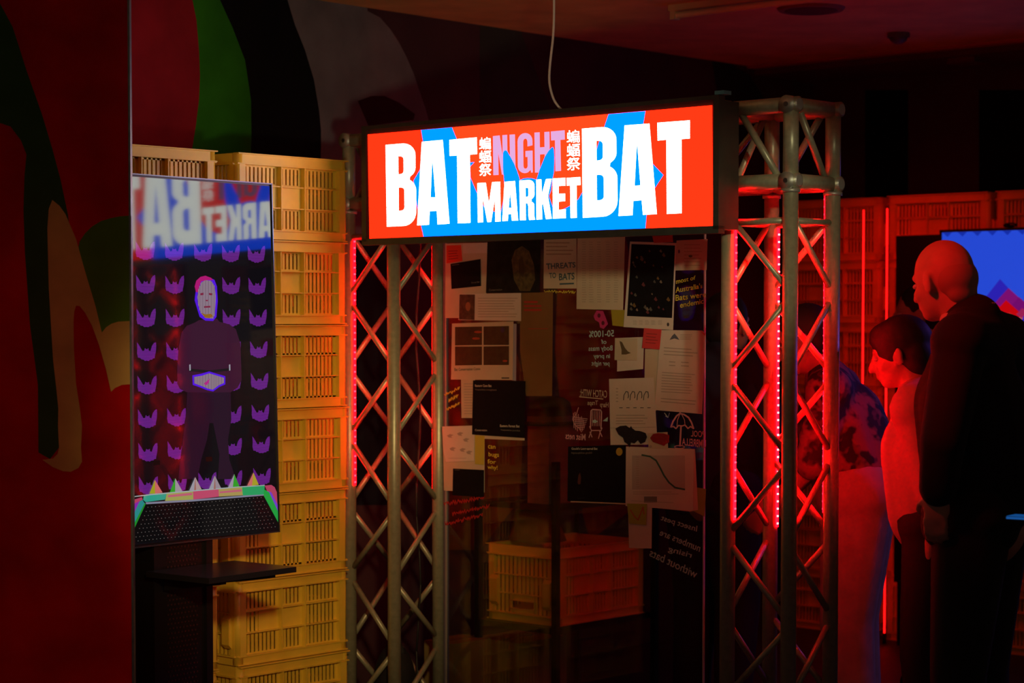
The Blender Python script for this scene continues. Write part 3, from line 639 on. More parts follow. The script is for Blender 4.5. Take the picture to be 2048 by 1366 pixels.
for s_ in (-.11, .11):
    q = sc_+VT*s_-Z*.018
    MB().add([q+UT*.14+VT*.012, q-UT*.12+VT*.012, q-UT*.12-Z*.012+VT*.012, q+UT*.14-Z*.05+VT*.012, q+UT*.14-VT*.012, q-UT*.12-VT*.012, q-UT*.12-Z*.012-VT*.012, q+UT*.14-Z*.05-VT*.012],
             [(0, 1, 2, 3), (7, 6, 5, 4), (0, 4, 5, 1), (1, 5, 6, 2), (2, 6, 7, 3), (3, 7, 4, 0)]).build('bracket', m_std, K)
# ================================================================ GLASS BOARD WITH PAPERS
GP = sub(0, .10); GL = Plane(GP, -V)
gz0, gz1 = .03, 1.97; g0, g1 = .385, 1.600
def glass_mat():
    m = bpy.data.materials.new('clear_glass'); m.use_nodes = True; nt = m.node_tree; nt.nodes.remove(nt.nodes['Principled BSDF'])
    t = nt.nodes.new('ShaderNodeBsdfTransparent'); t.inputs[0].default_value = (.90, .92, .90, 1)
    g = nt.nodes.new('ShaderNodeBsdfGlossy'); g.inputs['Roughness'].default_value = .02
    fr = nt.nodes.new('ShaderNodeFresnel'); fr.inputs[0].default_value = 1.32; mx = nt.nodes.new('ShaderNodeMixShader')
    nt.links.new(fr.outputs[0], mx.inputs[0]); nt.links.new(t.outputs[0], mx.inputs[1]); nt.links.new(g.outputs[0], mx.inputs[2])
    nt.links.new(mx.outputs[0], nt.nodes['Material Output'].inputs[0]); return m
G = thing('glass_board', sub((g0+g1)/2, .104)+Z*0, 'upright clear glass board covered in pinned papers and handwriting', 'board')
MB().obox(sub((g0+g1)/2, .104)+Z*(gz0+gz1)/2, U*(g1-g0)/2, V*.004, Z*(gz1-gz0)/2).build('pane', glass_mat(), G)
m_ge = mat('glass_edge_frosted', (0.55, 0.5, 0.5), .3)
for s_ in (g0-.002, g1+.002): MB().obox(sub(s_, .104)+Z*(gz0+gz1)/2, U*.002, V*.004, Z*(gz1-gz0)/2).build('edge', m_ge, G)
for s_ in (g0+.15, g1-.15): MB().obox(sub(s_, .104)+Z*.016, U*.04, V*.12, Z*.016).build('foot', mat('glass_foot_black', (.02, .02, .02), .5), G)
# pale grey-violet strip along the left edge
MB().obox(sub(g1+.012, .112)+Z*1.0, U*.008, V*.006, Z*.97).build('edge_rail', mat('edge_rail_grey', (.16, .15, .20), .5), G)
PAP = mat('paper_cream', (0.60, 0.50, 0.36), .85, var=.05, scale=15); PAPW = mat('paper_white', (0.68, 0.60, 0.52), .85, var=.04, scale=15)
PBK = mat('poster_black_print', (0.005, 0.005, 0.007), .8, spec=.15, var=.3, scale=30); INK = mat('ink_dark', (0.05, 0.05, 0.05), .7); INKG = mat('ink_grey', (0.40, 0.34, 0.28), .8)
TXW = mat('print_white', (0.62, 0.60, 0.52), .7); TXG = mat('print_grey', (0.22, 0.22, 0.20), .7)
LV = [0]
def paper(name, q, m, label, cat, lvl=1, group='papers on the glass board'):
    """a sheet of paper on the front of the glass; lvl lifts sheets that lie over others"""
    off = .0004+lvl*.0008
    loops = [q]
    pts = [GL.pt(x, y, off) for x, y in q]; base = Vector((sum(p.x for p in pts)/len(pts), sum(p.y for p in pts)/len(pts), min(p.z for p in pts)))
    T = thing(name, base, label, cat, group)
    flat('sheet', GL, q, m, T, off, .0005); T['off'] = off+.0007
    return T
def pic(T, pts, m, name='printed_picture', dz=0.0): return flat(name, GL, pts, m, T, T['off']+dz)
def pl(T, quad, rows, m=INKG, name='printed_text', h=.26): return lines_px(MB(), GL, quad, rows, T['off']+.0002, h).build(name, m, T)
def pt_(T, s, quad, m, bold=0.0): return text_px(MB(), GL, s, quad, T['off']+.0003, bold).build('printed_text', m, T)
bx = lambda x0, y0, x1, y1: [(x0, y0), (x1, y0), (x1, y1), (x0, y1)]
paper('paper_sheet', [(891, 487), (975, 485), (973, 590), (919, 600), (919, 636), (890, 636)], PAP, 'large cream sheet at the upper left of the glass, behind a dark card', 'paper', 0)
T = paper('paper_sheet', [(926, 487), (975, 485), (974, 506), (926, 507)], PAPW, 'narrow pale strip at the top left, right of the orange note', 'paper', 1)
T = paper('sticky_note', [(893, 491), (922, 490), (925, 522), (893, 527)], mat('note_orange', (0.75, 0.06, 0.02), .8), 'orange red sticky note at the top left corner of the glass', 'note', 1); pl(T, [(897, 500), (919, 499), (920, 518), (897, 521)], 4, mat('note_ink_red', (.3, .02, .01), .8))
T = paper('photo_card', [(901, 528), (961, 518), (962, 572), (903, 578)], PBK, 'small dark card tilted upward, below the orange sticky note', 'card', 2)
pt_(T, 'Forest Bat', [(943, 564), (959, 562), (959, 565), (943, 567)], TXG); pl(T, [(904, 529), (920, 527), (920, 530), (904, 532)], 1, TXG)
T = paper('bat_poster', [(975, 481), (1081, 478), (1079, 585), (972, 586)], mat('poster_dark_photo', (0.012, 0.013, 0.010), .8, spec=.15, var=.5, scale=25), 'large dark photo poster with a bat face at the top of the glass', 'poster', 2)
pic(T, [(1023, 520), (1030, 500), (1044, 492), (1058, 502), (1068, 530), (1070, 560), (1060, 582), (1040, 582), (1028, 560)], mat('bat_fur_print', (0.07, 0.065, 0.022), .7, var=.6, scale=60))
pic(T, [(1037, 520), (1045, 514), (1050, 540), (1046, 556), (1038, 545)], mat('bat_face_print', (0.035, 0.032, 0.015), .7), dz=.0003); pt_(T, 'Conservation', [(978, 578), (1004, 577), (1004, 581), (978, 582)], TXG)
T = paper('fact_card', [(918, 588), (1042, 586), (1042, 642), (917, 640)], PAPW, 'wide cream card with a small bat photo on its left', 'card', 2)
pic(T, [(919, 589), (950, 589), (949, 640), (918, 639)], mat('small_photo_print', (0.06, 0.045, 0.03), .6, var=.6, scale=50)); pic(T, circ(936, 613, 5, 9), mat('bat_tan_print', (0.30, 0.13, 0.06), .7), dz=.0003)
pl(T, bx(956, 594, 1036, 636), 8, mat('ink_faint', (.45, .36, .27), .8))
T = paper('four_panel_poster', [(904, 647), (1027, 643), (1025, 760), (902, 759)], PAP, 'cream poster with four dark pictures in a grid', 'poster', 3)
for q in ([(910, 654), (964, 653), (964, 690), (910, 691)], [(967, 653), (1018, 652), (1018, 690), (967, 690)], [(910, 693), (964, 693), (964, 730), (910, 731)], [(967, 693), (1018, 692), (1018, 730), (967, 730)]): pic(T, q, mat('panel_dark_print', (0.035, 0.032, 0.012), .6, var=.3, scale=40))
for (x, y) in ((956, 664), (952, 677)): pic(T, circ(x, y, 8, 2.5, 8), mat('print_rust', (.35, .07, .03), .7), dz=.0004)
pic(T, circ(1005, 660, 4, 6, 8), mat('print_violet', (.05, .03, .10), .7), dz=.0004); pic(T, circ(1010, 722, 5, 2, 8), MATS['print_rust'], dz=.0004)
pt_(T, 'Bat Conservation Comic', [(909, 736), (961, 735), (961, 740), (909, 742)], INK, .01); pl(T, bx(1003, 754, 1019, 758), 1, INK, h=.6)
T = paper('paper_sheet', [(1022, 647), (1033, 648), (1032, 762), (1020, 760)], mat('paper_lilac', (0.40, 0.36, 0.45), .85), 'lilac grey sheet edge showing behind the four panel poster', 'paper', 1)
T = paper('paper_sheet', [(922, 757), (950, 757), (950, 836), (923, 836)], PAP, 'cream lined sheet half hidden by the black bat poster', 'paper', 1); pl(T, bx(928, 765, 950, 830), 12)
T = paper('paper_sheet', [(949, 860), (1049, 865), (1049, 881), (949, 877)], PAP, 'thin cream edge under the black bat poster', 'paper', 1)
T = paper('bat_poster', [(946, 761), (1051, 762), (1049, 876), (944, 869)], PBK, 'black square poster with white bat names, left half of the glass', 'poster', 4)
pt_(T, 'Eastern Cave Bat', [(950, 769), (983, 769), (983, 774), (950, 773.5)], TXW, .015); pt_(T, 'Vespadelus troughtoni', [(950, 777.5), (993, 778), (993, 782.5), (950, 781.5)], TXG)
pt_(T, 'Eastern Forest Bat', [(1000, 849), (1039, 850), (1039, 855), (1000, 854)], TXW, .015); pt_(T, 'Vespadelus pumilus', [(1001, 858), (1040, 859.5), (1040, 864), (1001, 862)], TXG); pt_(T, 'Conservation', [(950, 858), (974, 858.5), (974, 862.5), (950, 862)], TXW)
T = paper('paper_sheet', [(885, 853), (969, 866), (969, 985), (906, 982), (888, 981)], PAP, 'cream sheet at the left edge behind the small black card', 'paper', 0)
T = paper('sticky_note', [(950, 870), (969, 872), (968, 930), (950, 928)], mat('note_yellow', (0.55, 0.45, 0.05), .8), 'pale yellow slip beside the sketch card', 'note', 2)
T = paper('sketch_card', [(884, 853), (949, 851), (948, 922), (892, 924), (886, 900)], PAPW, 'cream card with faint grey insect sketches at the left edge', 'card', 3)
for (x, y) in ((900, 872), (920, 868), (932, 880), (905, 898), (925, 900), (938, 905)): pic(T, [(x-6, y-1), (x, y-4), (x+7, y-2), (x+2, y+1), (x+5, y+4), (x-3, y+3)], mat('sketch_grey', (.40, .34, .29), .8))
pl(T, bx(896, 915, 942, 918), 1)
T = paper('photo_card', [(906, 937), (968, 940), (968, 994), (905, 991)], PBK, 'small black card below the sketch card', 'card', 3); pl(T, [(909, 938.5), (922, 939), (922, 941), (909, 941)], 1, TXG)
T = paper('title_sheet', [(1088, 474), (1153, 473), (1153, 577), (1087, 577)], PAP, 'tan sheet with blue lettering about threats to bats', 'paper', 1)
m_bl = mat('marker_blue', (0.03, 0.10, 0.13), .7)
pt_(T, 'THREATS', [(1092, 527), (1151, 524), (1151, 535), (1093, 539)], m_bl, .02); pt_(T, 'TO', [(1098, 546), (1112, 545), (1112, 556), (1099, 557)], m_bl, .02); pt_(T, 'BATS', [(1118, 547), (1149, 545), (1149, 559), (1118, 561)], m_bl, .02)
stroke_px(MB(), GL, [(1120, 568), (1147, 567)], 3, T['off']+.0003).build('underline', m_bl, T); pl(T, bx(1092, 482, 1148, 512), 4, mat('ink_faint2', (.34, .22, .14), .8))
T = paper('table_sheet', [(1155, 475), (1250, 472), (1246, 620), (1153, 618)], PAP, 'tall tan sheet printed with a faint table', 'paper', 2)
for x in (1164, 1178, 1194, 1212, 1228): pl(T, [(x, 482), (x+9, 482), (x+9, 606), (x, 606)], 26, MATS['ink_faint'], h=.3)
T = paper('bat_poster', [(1260, 483), (1353, 486), (1346, 660), (1247, 654)], PAPW, 'white bordered dark poster scattered with small animals, upper right', 'poster', 4)
pic(T, [(1263, 488), (1350, 491), (1344, 636), (1254, 632)], PBK)
for i in range(34):
    a, b_ = random.random(), random.random(); x = 1264+80*a-8*b_; y = 500+126*b_; s_ = random.uniform(1.5, 4)
    pic(T, [(x-s_, y), (x, y-s_*1.5), (x+s_, y+s_*.4), (x+s_*.2, y+s_)], mat('print_animal%d' % (i % 4), [(.16, .10, .03), (.20, .17, .13), (.13, .03, .04), (.10, .10, .09)][i % 4], .7), 'printed_animal', .0004)
for x in (1266, 1278, 1290, 1302, 1316): pl(T, bx(x, 640, x+9, 650), 4)
pic(T, circ(1336, 649, 2.5, 4, 8), INK)
T = paper('paper_tape', [(1304, 471), (1345, 470), (1346, 484), (1308, 486)], mat('tape_red', (0.55, 0.05, 0.02), .7), 'torn red tape above the animal poster', 'tape', 5)
T = paper('drawing_card', [(1353, 481), (1415, 478), (1413, 540), (1350, 541)], PAP, 'tan card with violet and green doodles in the top right corner', 'card', 2)
pic(T, circ(1358, 503, 2, 4, 8), mat('doodle_violet', (.12, .03, .16), .7)); pic(T, circ(1381, 512, 4, 3, 8), mat('doodle_green', (.10, .15, .03), .7)); pl(T, bx(1368, 486, 1404, 534), 7, MATS['ink_faint2'], h=.15)
T = paper('ribbon_note', [(1187, 632), (1193, 621), (1206, 622), (1210, 632), (1216, 648), (1207, 658), (1200, 655), (1198, 645), (1190, 640)], mat('ribbon_pink', (0.55, 0.03, 0.16), .6), 'pink looped ribbon stuck below the table sheet', 'ribbon', 3)
for (x, y) in ((1198, 631), (1206, 646)): pic(T, circ(x, y, 3.2, 4.5, 10), mat('ribbon_dark', (.10, .005, .02), .7), 'loop')
T = paper('sticky_note', [(1222, 619), (1256, 620), (1253, 654), (1225, 651)], mat('note_olive', (0.40, 0.30, 0.02), .8), 'olive yellow note beside the animal poster', 'note', 1)
T = paper('paper_sheet', [(1235, 676), (1288, 674), (1286, 738), (1234, 743)], PAPW, 'pale square sheet behind the small bat drawing', 'paper', 1)
T = paper('sketch_card', [(1230, 676), (1275, 677), (1274, 721), (1229, 720)], PAP, 'small cream card with one brown bat drawing', 'card', 3)
pic(T, [(1239, 682), (1244, 684), (1250, 696), (1256, 703), (1262, 706), (1252, 709), (1243, 709), (1243, 700)], mat('drawing_brown', (.12, .085, .04), .7))
T = paper('paper_sheet', [(1290, 698), (1322, 698), (1312, 822), (1288, 816)], PAP, 'cream sheet behind the letter\'s left side', 'paper', 1)
T = paper('letter_sheet', [(1321, 660), (1405, 661), (1411, 668), (1404, 828), (1309, 820)], PAPW, 'long typed letter with a triangular crest at its top', 'letter', 3)
pic(T, [(1339, 680), (1344, 672), (1349, 667), (1354, 673), (1359, 680), (1349, 677)], mat('crest_blue', (.10, .12, .16), .7))
pl(T, bx(1360, 668, 1388, 680), 4); pl(T, [(1328, 692), (1400, 697), (1399, 716), (1327, 712)], 3); pl(T, [(1338, 720), (1354, 721), (1354, 735), (1338, 734)], 2); pl(T, [(1362, 721), (1378, 722), (1378, 736), (1362, 735)], 2)
pl(T, [(1324, 742), (1396, 747), (1394, 790), (1322, 786)], 8); pl(T, [(1322, 794), (1393, 799), (1390, 812), (1321, 806)], 2)
flat('folded_corner', GL, [(1400, 661), (1411, 668), (1409, 672)], mat('fold_red', (.7, .12, .10), .8), T, T['off']+.0004)
T = paper('sticky_note', [(1288, 656), (1323, 659), (1319, 699), (1284, 696)], mat('note_red', (0.70, 0.05, 0.05), .8), 'red sticky note between the animal poster and the letter', 'note', 5); pl(T, [(1293, 664), (1317, 666), (1315, 690), (1291, 688)], 4, mat('note_ink', (.38, .03, .03), .8))
T = paper('graph_sheet', [(1218, 758), (1307, 755), (1315, 889), (1221, 890)], PAPW, 'white sheet with four hooked curves on a small graph', 'paper', 2)
for x in (1247, 1260, 1274, 1287): stroke_px(MB(), GL, [(x, 800), (x+1, 790), (x+5, 783), (x+9, 784), (x+10, 792), (x+9, 796)], 1.4, T['off']+.0003).build('curve', INK, T)
for x in (1242, 1256, 1270, 1284, 1298): stroke_px(MB(), GL, [(x-3, 815.5), (x+3, 815.5)], 1.3, T['off']+.0003).build('tick', INK, T)
pl(T, bx(1232, 774, 1237, 806), 5); pl(T, bx(1232, 828, 1304, 850), 4); stroke_px(MB(), GL, [(1220, 856), (1312, 854)], .8, T['off']+.0003).build('fold_line', INKG, T)
T = paper('bat_cutout', [(1231, 857), (1240, 852), (1252, 851), (1259, 856), (1262, 852), (1264, 856), (1270, 861), (1280, 862), (1291, 866), (1294, 874), (1290, 884), (1281, 888), (1276, 880), (1269, 887), (1262, 885), (1259, 895), (1255, 888), (1249, 884), (1246, 875), (1237, 869)], mat('felt_black', (0.008, 0.007, 0.012), .95, bump=.4, scale=200), 'black felt bat cut out with spread wings', 'cutout', 5)
T = paper('photo_card', [(1296, 866), (1335, 864), (1336, 898), (1297, 897)], PAP, 'pale card holding a red felt shape', 'card', 4); pic(T, circ(1301, 893, 3, 3, 8), INKG)
T = paper('felt_shape', [(1300, 876), (1306, 868), (1316, 866), (1328, 867), (1338, 870), (1338, 885), (1332, 888), (1328, 892), (1318, 888), (1306, 884)], mat('felt_red', (0.30, 0.01, 0.012), .95, bump=.4, scale=200), 'dark red felt bat lying over the pale card', 'cutout', 6)
T = paper('bat_poster', [(1136, 893), (1252, 890), (1251, 1007), (1135, 1002)], PBK, 'black poster with a yellow dot, lower middle of the glass', 'poster', 3)
pt_(T, 'Gould\u2019s Long-eared Bat', [(1143, 895), (1195, 895), (1195, 901), (1143, 901)], TXW, .02); pt_(T, 'Nyctophilus gouldi', [(1143, 904), (1184, 903.5), (1184, 908.5), (1143, 909)], TXG)
pic(T, circ(1238.5, 903.5, 6.5, 8, 18), mat('dot_yellow', (.55, .38, .03), .6), 'yellow_dot'); pic(T, [(1155, 965), (1157, 950), (1160, 945), (1162, 955), (1161, 968), (1157, 969)], mat('bat_ember_print', (.10, .03, .02), .7), dz=.0003)
pl(T, bx(1154, 995, 1174, 997.5), 1, mat('print_blue', (.02, .04, .10), .7)); flat('bottom_edge', GL, [(1141, 1002), (1252, 1006.5), (1252, 1009), (1141, 1004.2)], PAP, T, T['off']+.0004)
T = paper('paper_sheet', [(1300, 898), (1390, 898), (1396, 1020), (1380, 1023), (1300, 1015)], mat('paper_blush', (0.70, 0.42, 0.36), .85), 'blush sheet edge behind the declining curve graph', 'paper', 2)
T = paper('graph_sheet', [(1252, 893), (1388, 898), (1386, 1021), (1251, 1012)], PAPW, 'white sheet with a green curve falling to the right', 'paper', 3)
pic(T, bx(1264, 911, 1370, 979), mat('graph_grey', (.50, .44, .40), .85))
cv = [(1284, 910), (1300, 913), (1312, 921), (1320, 935), (1328, 951), (1338, 965), (1350, 975), (1369, 979)]
for i in range(len(cv)-1):
    stroke_px(MB(), GL, cv[i:i+2], 3.4, T['off']+.0004).build('curve_segment', mat('curve_green', (.04, .13, .09), .7), T)
pl(T, bx(1272, 912, 1279, 976), 14, INKG, h=.25); pl(T, bx(1266, 982, 1364, 990), 2); pic(T, bx(1288, 993, 1314, 1005), mat('legend_grey', (.20, .20, .18), .8)); pl(T, [(1262, 1000), (1355, 1004), (1355, 1008), (1262, 1003)], 1)
T = paper('paper_slip', [(1256, 1010), (1304, 1014), (1303, 1097), (1258, 1096)], PAPW, 'narrow white slip hanging below the green note', 'paper', 1)
T = paper('sticky_note', [(1254, 1007), (1294, 1008), (1292, 1050), (1258, 1047)], mat('note_green', (0.36, 0.42, 0.03), .8), 'yellow green note with a red scribble', 'note', 5)
stroke_px(MB(), GL, [(1261, 1020), (1268, 1032), (1276, 1040), (1280, 1030), (1286, 1014), (1288, 1028)], 2, T['off']+.0003).build('scribble', mat('scribble_red', (.5, .08, .02), .7), T)
T = paper('sticky_note', [(1389, 974), (1412, 978), (1409, 1033), (1384, 1021)], mat('note_olive2', (0.30, 0.30, 0.02), .8), 'olive slip at the right edge of the glass', 'note', 1)
T = paper('reflection_sheet', [(1040, 586), (1106, 584), (1104, 792), (1052, 792), (1040, 700)], mat('reflection_brown', (0.22, 0.11, 0.03), .85, var=.15, scale=8), 'brown sheet painted as a crate reflection, red lettering, upper middle', 'poster', 0)  # brown colour stands in for the crates mirrored in the glass
pl(T, bx(1048, 600, 1084, 624), 3, mat('lettering_red', (.45, .04, .02), .8), h=.5); pl(T, bx(1056, 655, 1100, 660), 1, MATS['lettering_red'])
# handwriting and drawings on the glass itself
HW = lambda: MB()
m_yel = mat('paint_pen_yellow', (0.75, 0.62, 0.06), .6); m_mint = mat('paint_pen_mint', (0.45, 0.66, 0.64), .6); m_pk = mat('paint_pen_pink', (0.75, 0.42, 0.45), .6); m_rd = mat('paint_pen_red', (0.45, 0.02, 0.015), .6); m_cr = mat('paint_pen_cream', (0.62, 0.48, 0.36), .6)
def hand(s, q, m, bold=.012): text_px(MB(), GL, s, q, .0006, bold).build('handwriting', m, G)
hand('most of', [(1352, 558), (1391, 551), (1391, 559), (1352, 568)], m_yel); hand("Australia's", [(1351, 574), (1405, 566), (1405, 576), (1351, 586)], m_yel); hand('Bats were', [(1351, 590), (1412, 583), (1412, 594), (1351, 602)], m_yel); hand('endemic', [(1360, 605), (1407, 597), (1407, 607), (1360, 616)], m_yel)
hand('50-100%', [(1228, 660), (1178, 662), (1178, 675), (1228, 673)], m_mint); hand('of', [(1213, 679), (1202, 679), (1202, 688), (1213, 688)], m_mint); hand('Body mass', [(1225, 691), (1177, 692), (1177, 705), (1225, 704)], m_mint); hand('in prey', [(1220, 708), (1187, 708), (1187, 719), (1220, 719)], m_mint); hand('per night', [(1219, 722), (1183, 722), (1183, 734), (1219, 734)], m_mint)
hand('CATCH WITH:', [(1214, 781), (1160, 778), (1160, 792), (1214, 796)], m_cr); stroke_px(MB(), GL, [(1159, 793.5), (1206, 798)], 2, .0006).build('underline', m_cr, G)
hand('Harp', [(1217, 805), (1200, 804), (1200, 817), (1217, 818)], m_cr); hand('Traps', [(1196, 801), (1175, 801), (1175, 813), (1196, 813)], m_cr); hand('Mist nets', [(1171, 868), (1131, 865), (1131, 878), (1171, 881)], m_pk)
ch = MB()
stroke_px(ch, GL, [(1181, 855), (1182, 822), (1185, 819), (1201, 820), (1203, 824), (1202, 857)], 2.4, .0006)
for x in (1185, 1188.5, 1192, 1195.5, 1199): stroke_px(ch, GL, [(x, 822), (x, 852)], 1.1, .0006)
for L in ([(1179, 853), (1183, 861), (1202, 861), (1204, 856)], [(1183, 861), (1178, 875)], [(1180, 864), (1184, 874)], [(1201, 861), (1197, 877)], [(1199, 862), (1204, 873)]): stroke_px(ch, GL, L, 1.8, .0006)
ch.build('trap_drawing', m_pk, G)
flat('fill_drawing', GL, [(1185, 841), (1190, 839), (1196, 843), (1191, 846), (1185, 845)], m_mint, G, .0008); flat('fill_drawing', GL, [(1205, 842), (1216, 834), (1215, 843)], m_mint, G, .0006)
nt_ = MB()
for i in range(7):
    stroke_px(nt_, GL, [(1147+i*3.2, 826+i*2.2-(i % 2)*4), (1156+i*2.4-8+i, 856+(i % 3)*3)], 1.2, .0006)
    stroke_px(nt_, GL, [(1175-i*1.2, 838+i*3.4), (1145+i*2.2, 834+i*4.2)], 1.2, .0006)
stroke_px(nt_, GL, [(1157, 815), (1153, 828), (1145, 838), (1150, 850), (1160, 858), (1163, 864)], 1.4, .0006); nt_.build('net_drawing', m_pk, G)
um = MB()
stroke_px(um, GL, [(1342, 854), (1346, 843), (1353, 832), (1360, 827), (1368, 829), (1377, 835), (1383, 845), (1387, 857)], 3.2, .0006)
stroke_px(um, GL, [(1342, 854), (1347, 853), (1352, 857), (1357, 851), (1364, 852), (1370, 850), (1376, 857), (1381, 853), (1387, 857)], 2.6, .0006)
for L in ([(1360, 828), (1355, 840), (1354, 852)], [(1363, 828), (1369, 840), (1370, 850)]): stroke_px(um, GL, L, 1.3, .0006)
stroke_px(um, GL, [(1362, 852), (1360, 892)], 3.4, .0006); stroke_px(um, GL, [(1360, 826), (1361, 822)], 3, .0006); stroke_px(um, GL, circ(1359, 894, 10, 3, 12)+[(1369, 894)], 2, .0006); um.build('umbrella_drawing', m_pk, G)
hand('POOL', [(1409, 862), (1382, 861), (1382, 873), (1409, 875)], m_pk); hand('UMBRELLA', [(1412, 880), (1364, 876), (1364, 890), (1412, 897)], m_pk)
stroke_px(MB(), GL, [(1329, 826), (1336, 835), (1339, 826), (1336, 835), (1331, 832)], 1.3, .0006).build('arrow_drawing', m_mint, G)
hand('Insect pest', [(1395, 1052), (1324, 1030), (1320, 1043), (1393, 1067)], m_mint); hand('numbers are', [(1402, 1090), (1323, 1058), (1318, 1070), (1399, 1104)], m_mint); hand('rising', [(1385, 1106), (1338, 1092), (1335, 1106), (1381, 1119)], m_mint); hand('without bats', [(1396, 1142), (1302, 1096), (1298, 1112), (1392, 1157)], m_mint)
def scrawl(x0, y0, x1, y1, amp, n, w_, m):
    random.seed(int(x0*7+y0)); pts = []
    for i in range(n+1):
        t = i/n; pts.append((x0+(x1-x0)*t+random.uniform(-1.5, 1.5), y0+(y1-y0)*t+(amp if i % 2 else -amp)*random.uniform(.3, 1)))
    stroke_px(MB(), GL, pts, w_, .0006).build('handwriting', m, G)
for a in ((890, 790, 919, 776, 4), (897, 801, 916, 792, 4), (892, 819, 919, 806, 4)): scrawl(*a, 16, 1.5, m_yel)
hand('can', [(976, 890), (991, 892), (991, 898), (976, 897)], m_yel); hand('bugs', [(977, 904), (998, 905), (998, 917), (977, 915)], m_yel); hand('for', [(975, 918), (992, 920), (992, 928), (975, 927)], m_yel); hand('why!', [(975, 930), (995, 931), (995, 942), (975, 940)], m_yel)
for a in ((888, 1008, 968, 995, 5), (905, 1028, 978, 1012, 5), (890, 1048, 965, 1030, 5)): scrawl(*a, 34, 1.6, m_rd)
for a in ((1090, 583, 1150, 584, 3),): scrawl(*a, 26, 1.4, m_yel)
# ================================================================ INSIDE THE BOOTH
def ground(px, Y): p = at(px, HORIZON, Y); return Vector((p.x, p.y, 0))
m_rack = mat('rack_black_steel', (0.012, 0.012, 0.013), .45)
rc = ground(1112, 8.12)                        # front right post of the rack
RK = thing('shelf_rack', rc, 'black steel shelf rack behind the glass holding a crate', 'rack')
zlo, zhi = .34, .82
RU, RVd = .41, .62
for a in (0, RU):
    for b_ in (0, RVd): MB().obox(rc+U*a+V*b_+Z*.50, U*.012, V*.012, Z*.50).build('post', m_rack, RK)
for zz in (zlo, zhi): MB().obox(rc+U*RU/2+V*RVd/2+Z*zz, U*(RU/2-.013), V*(RVd/2+.01), Z*.012).build('shelf', m_rack, RK)
zc = zlo+.0125
cc_ = rc+U*(.205)+V*(.03+CW/2)
crate((cc_.x, cc_.y, zc), RZ_V, 'dim orange crate on the lower shelf of the black rack', None)
# bag lying over the crate
bg = cc_+U*.08-V*.1
BG = thing('paper_bag', bg+Z*(zc+CH), 'dim olive paper bag folded over the crate in the rack', 'bag')
b = MB(); n = 10
for j in range(4):
    for i in range(n): t = 2*math.pi*i/n; rr = 1-.12*j+.08*math.sin(3*t+j); b.v.append(bg+U*math.cos(t)*.13*rr+V*math.sin(t)*.10*rr+Z*(zc+CH+.002+.04*j))
b.f = [(j*n+i, j*n+(i+1) % n, (j+1)*n+(i+1) % n, (j+1)*n+i) for j in range(3) for i in range(n)]+[tuple(range(n))[::-1], tuple(range(3*n, 4*n))]
b.build('sack', mat('bag_olive', (0.22, 0.17, 0.04), .8, var=.2, scale=15), BG, True)
MB().obox(bg+Z*(zc+CH+.130), U*.09, V*.008, Z*.012).build('folded_top', MATS['bag_olive'], BG)
# pale carton and a black hat on the top shelf
hp = rc+U*.10+V*.10
CB = thing('carton', hp+Z*(zhi+.012), 'pale upright carton on the rack under the black hat', 'carton')
MB().obox(hp+Z*(zhi+.012+.15), U*.055, V*.09, Z*.15).build('body', mat('carton_pale', (0.19, 0.15, 0.075), .8, var=.2, scale=20), CB)
MB().obox(hp+Z*(zhi+.316), U*.057, V*.092, Z*.004).build('lid', MATS['carton_pale'], CB)
hz = zhi+.3205
HT = thing('hat', hp+Z*hz, 'black felt hat with a dull green band on the pale carton', 'hat')
m_hat = mat('hat_black_felt', (0.010, 0.010, 0.010), .9)
b = MB(); n = 24; prof = [(.150, 0), (.152, .006), (.10, .010), (.098, .05), (.090, .085), (.06, .105), (.012, .110)]
hc = hp-V*.02
for r_, z_ in prof: b.v += [hc+U*math.cos(2*math.pi*i/n)*r_*.8+V*math.sin(2*math.pi*i/n)*r_+Z*(hz+z_) for i in range(n)]
b.f = [(j*n+i, j*n+(i+1) % n, (j+1)*n+(i+1) % n, (j+1)*n+i) for j in range(len(prof)-1) for i in range(n)]+[tuple(range(n))[::-1], tuple(range((len(prof)-1)*n, len(prof)*n))]
b.build('crown', m_hat, HT, True)
b = MB()
for r_, z_ in ((.1005, .012), (.1, .034)): b.v += [hc+U*math.cos(2*math.pi*i/n)*r_*.8+V*math.sin(2*math.pi*i/n)*r_+Z*(hz+z_) for i in range(n)]
b.f = [(i, (i+1) % n, n+(i+1) % n, n+i) for i in range(n)]; b.build('band', mat('hat_band_green', (.08, .09, .03), .7), HT, True)
def carton(px, Y, w_, d_, h_, label):
    p = ground(px, Y); T = thing('reflection_box', p, label, 'box', 'cardboard boxes in place of crate reflections')  # added boxes, their yellow stands in for crate reflections in the glass
    MB().obox(p+Z*h_/2, U*w_/2, V*d_/2, Z*h_/2).build('body', mat('cardboard', (0.27, 0.20, 0.06), .85, var=.2, scale=10), T)
    for s_ in (-1, 1):
        q = p+U*s_*w_/4+Z*(h_+.003); MB().obox(q, U*(w_/4-.002), V*d_/2, Z*.003).build('flap', MATS['cardboard'], T)
    MB().obox(p+Z*(h_+.0065), U*.02, V*d_/2, Z*.0005).build('packing_tape', mat('packing_tape', (.20, .14, .05), .4), T)
carton(915, 8.35, .16, .22, .27, 'plain cardboard box standing in for a crate reflection, beside the left tower')
carton(1040, 8.75, .26, .3, .22, 'low cardboard box standing in for a crate reflection, below the rack')
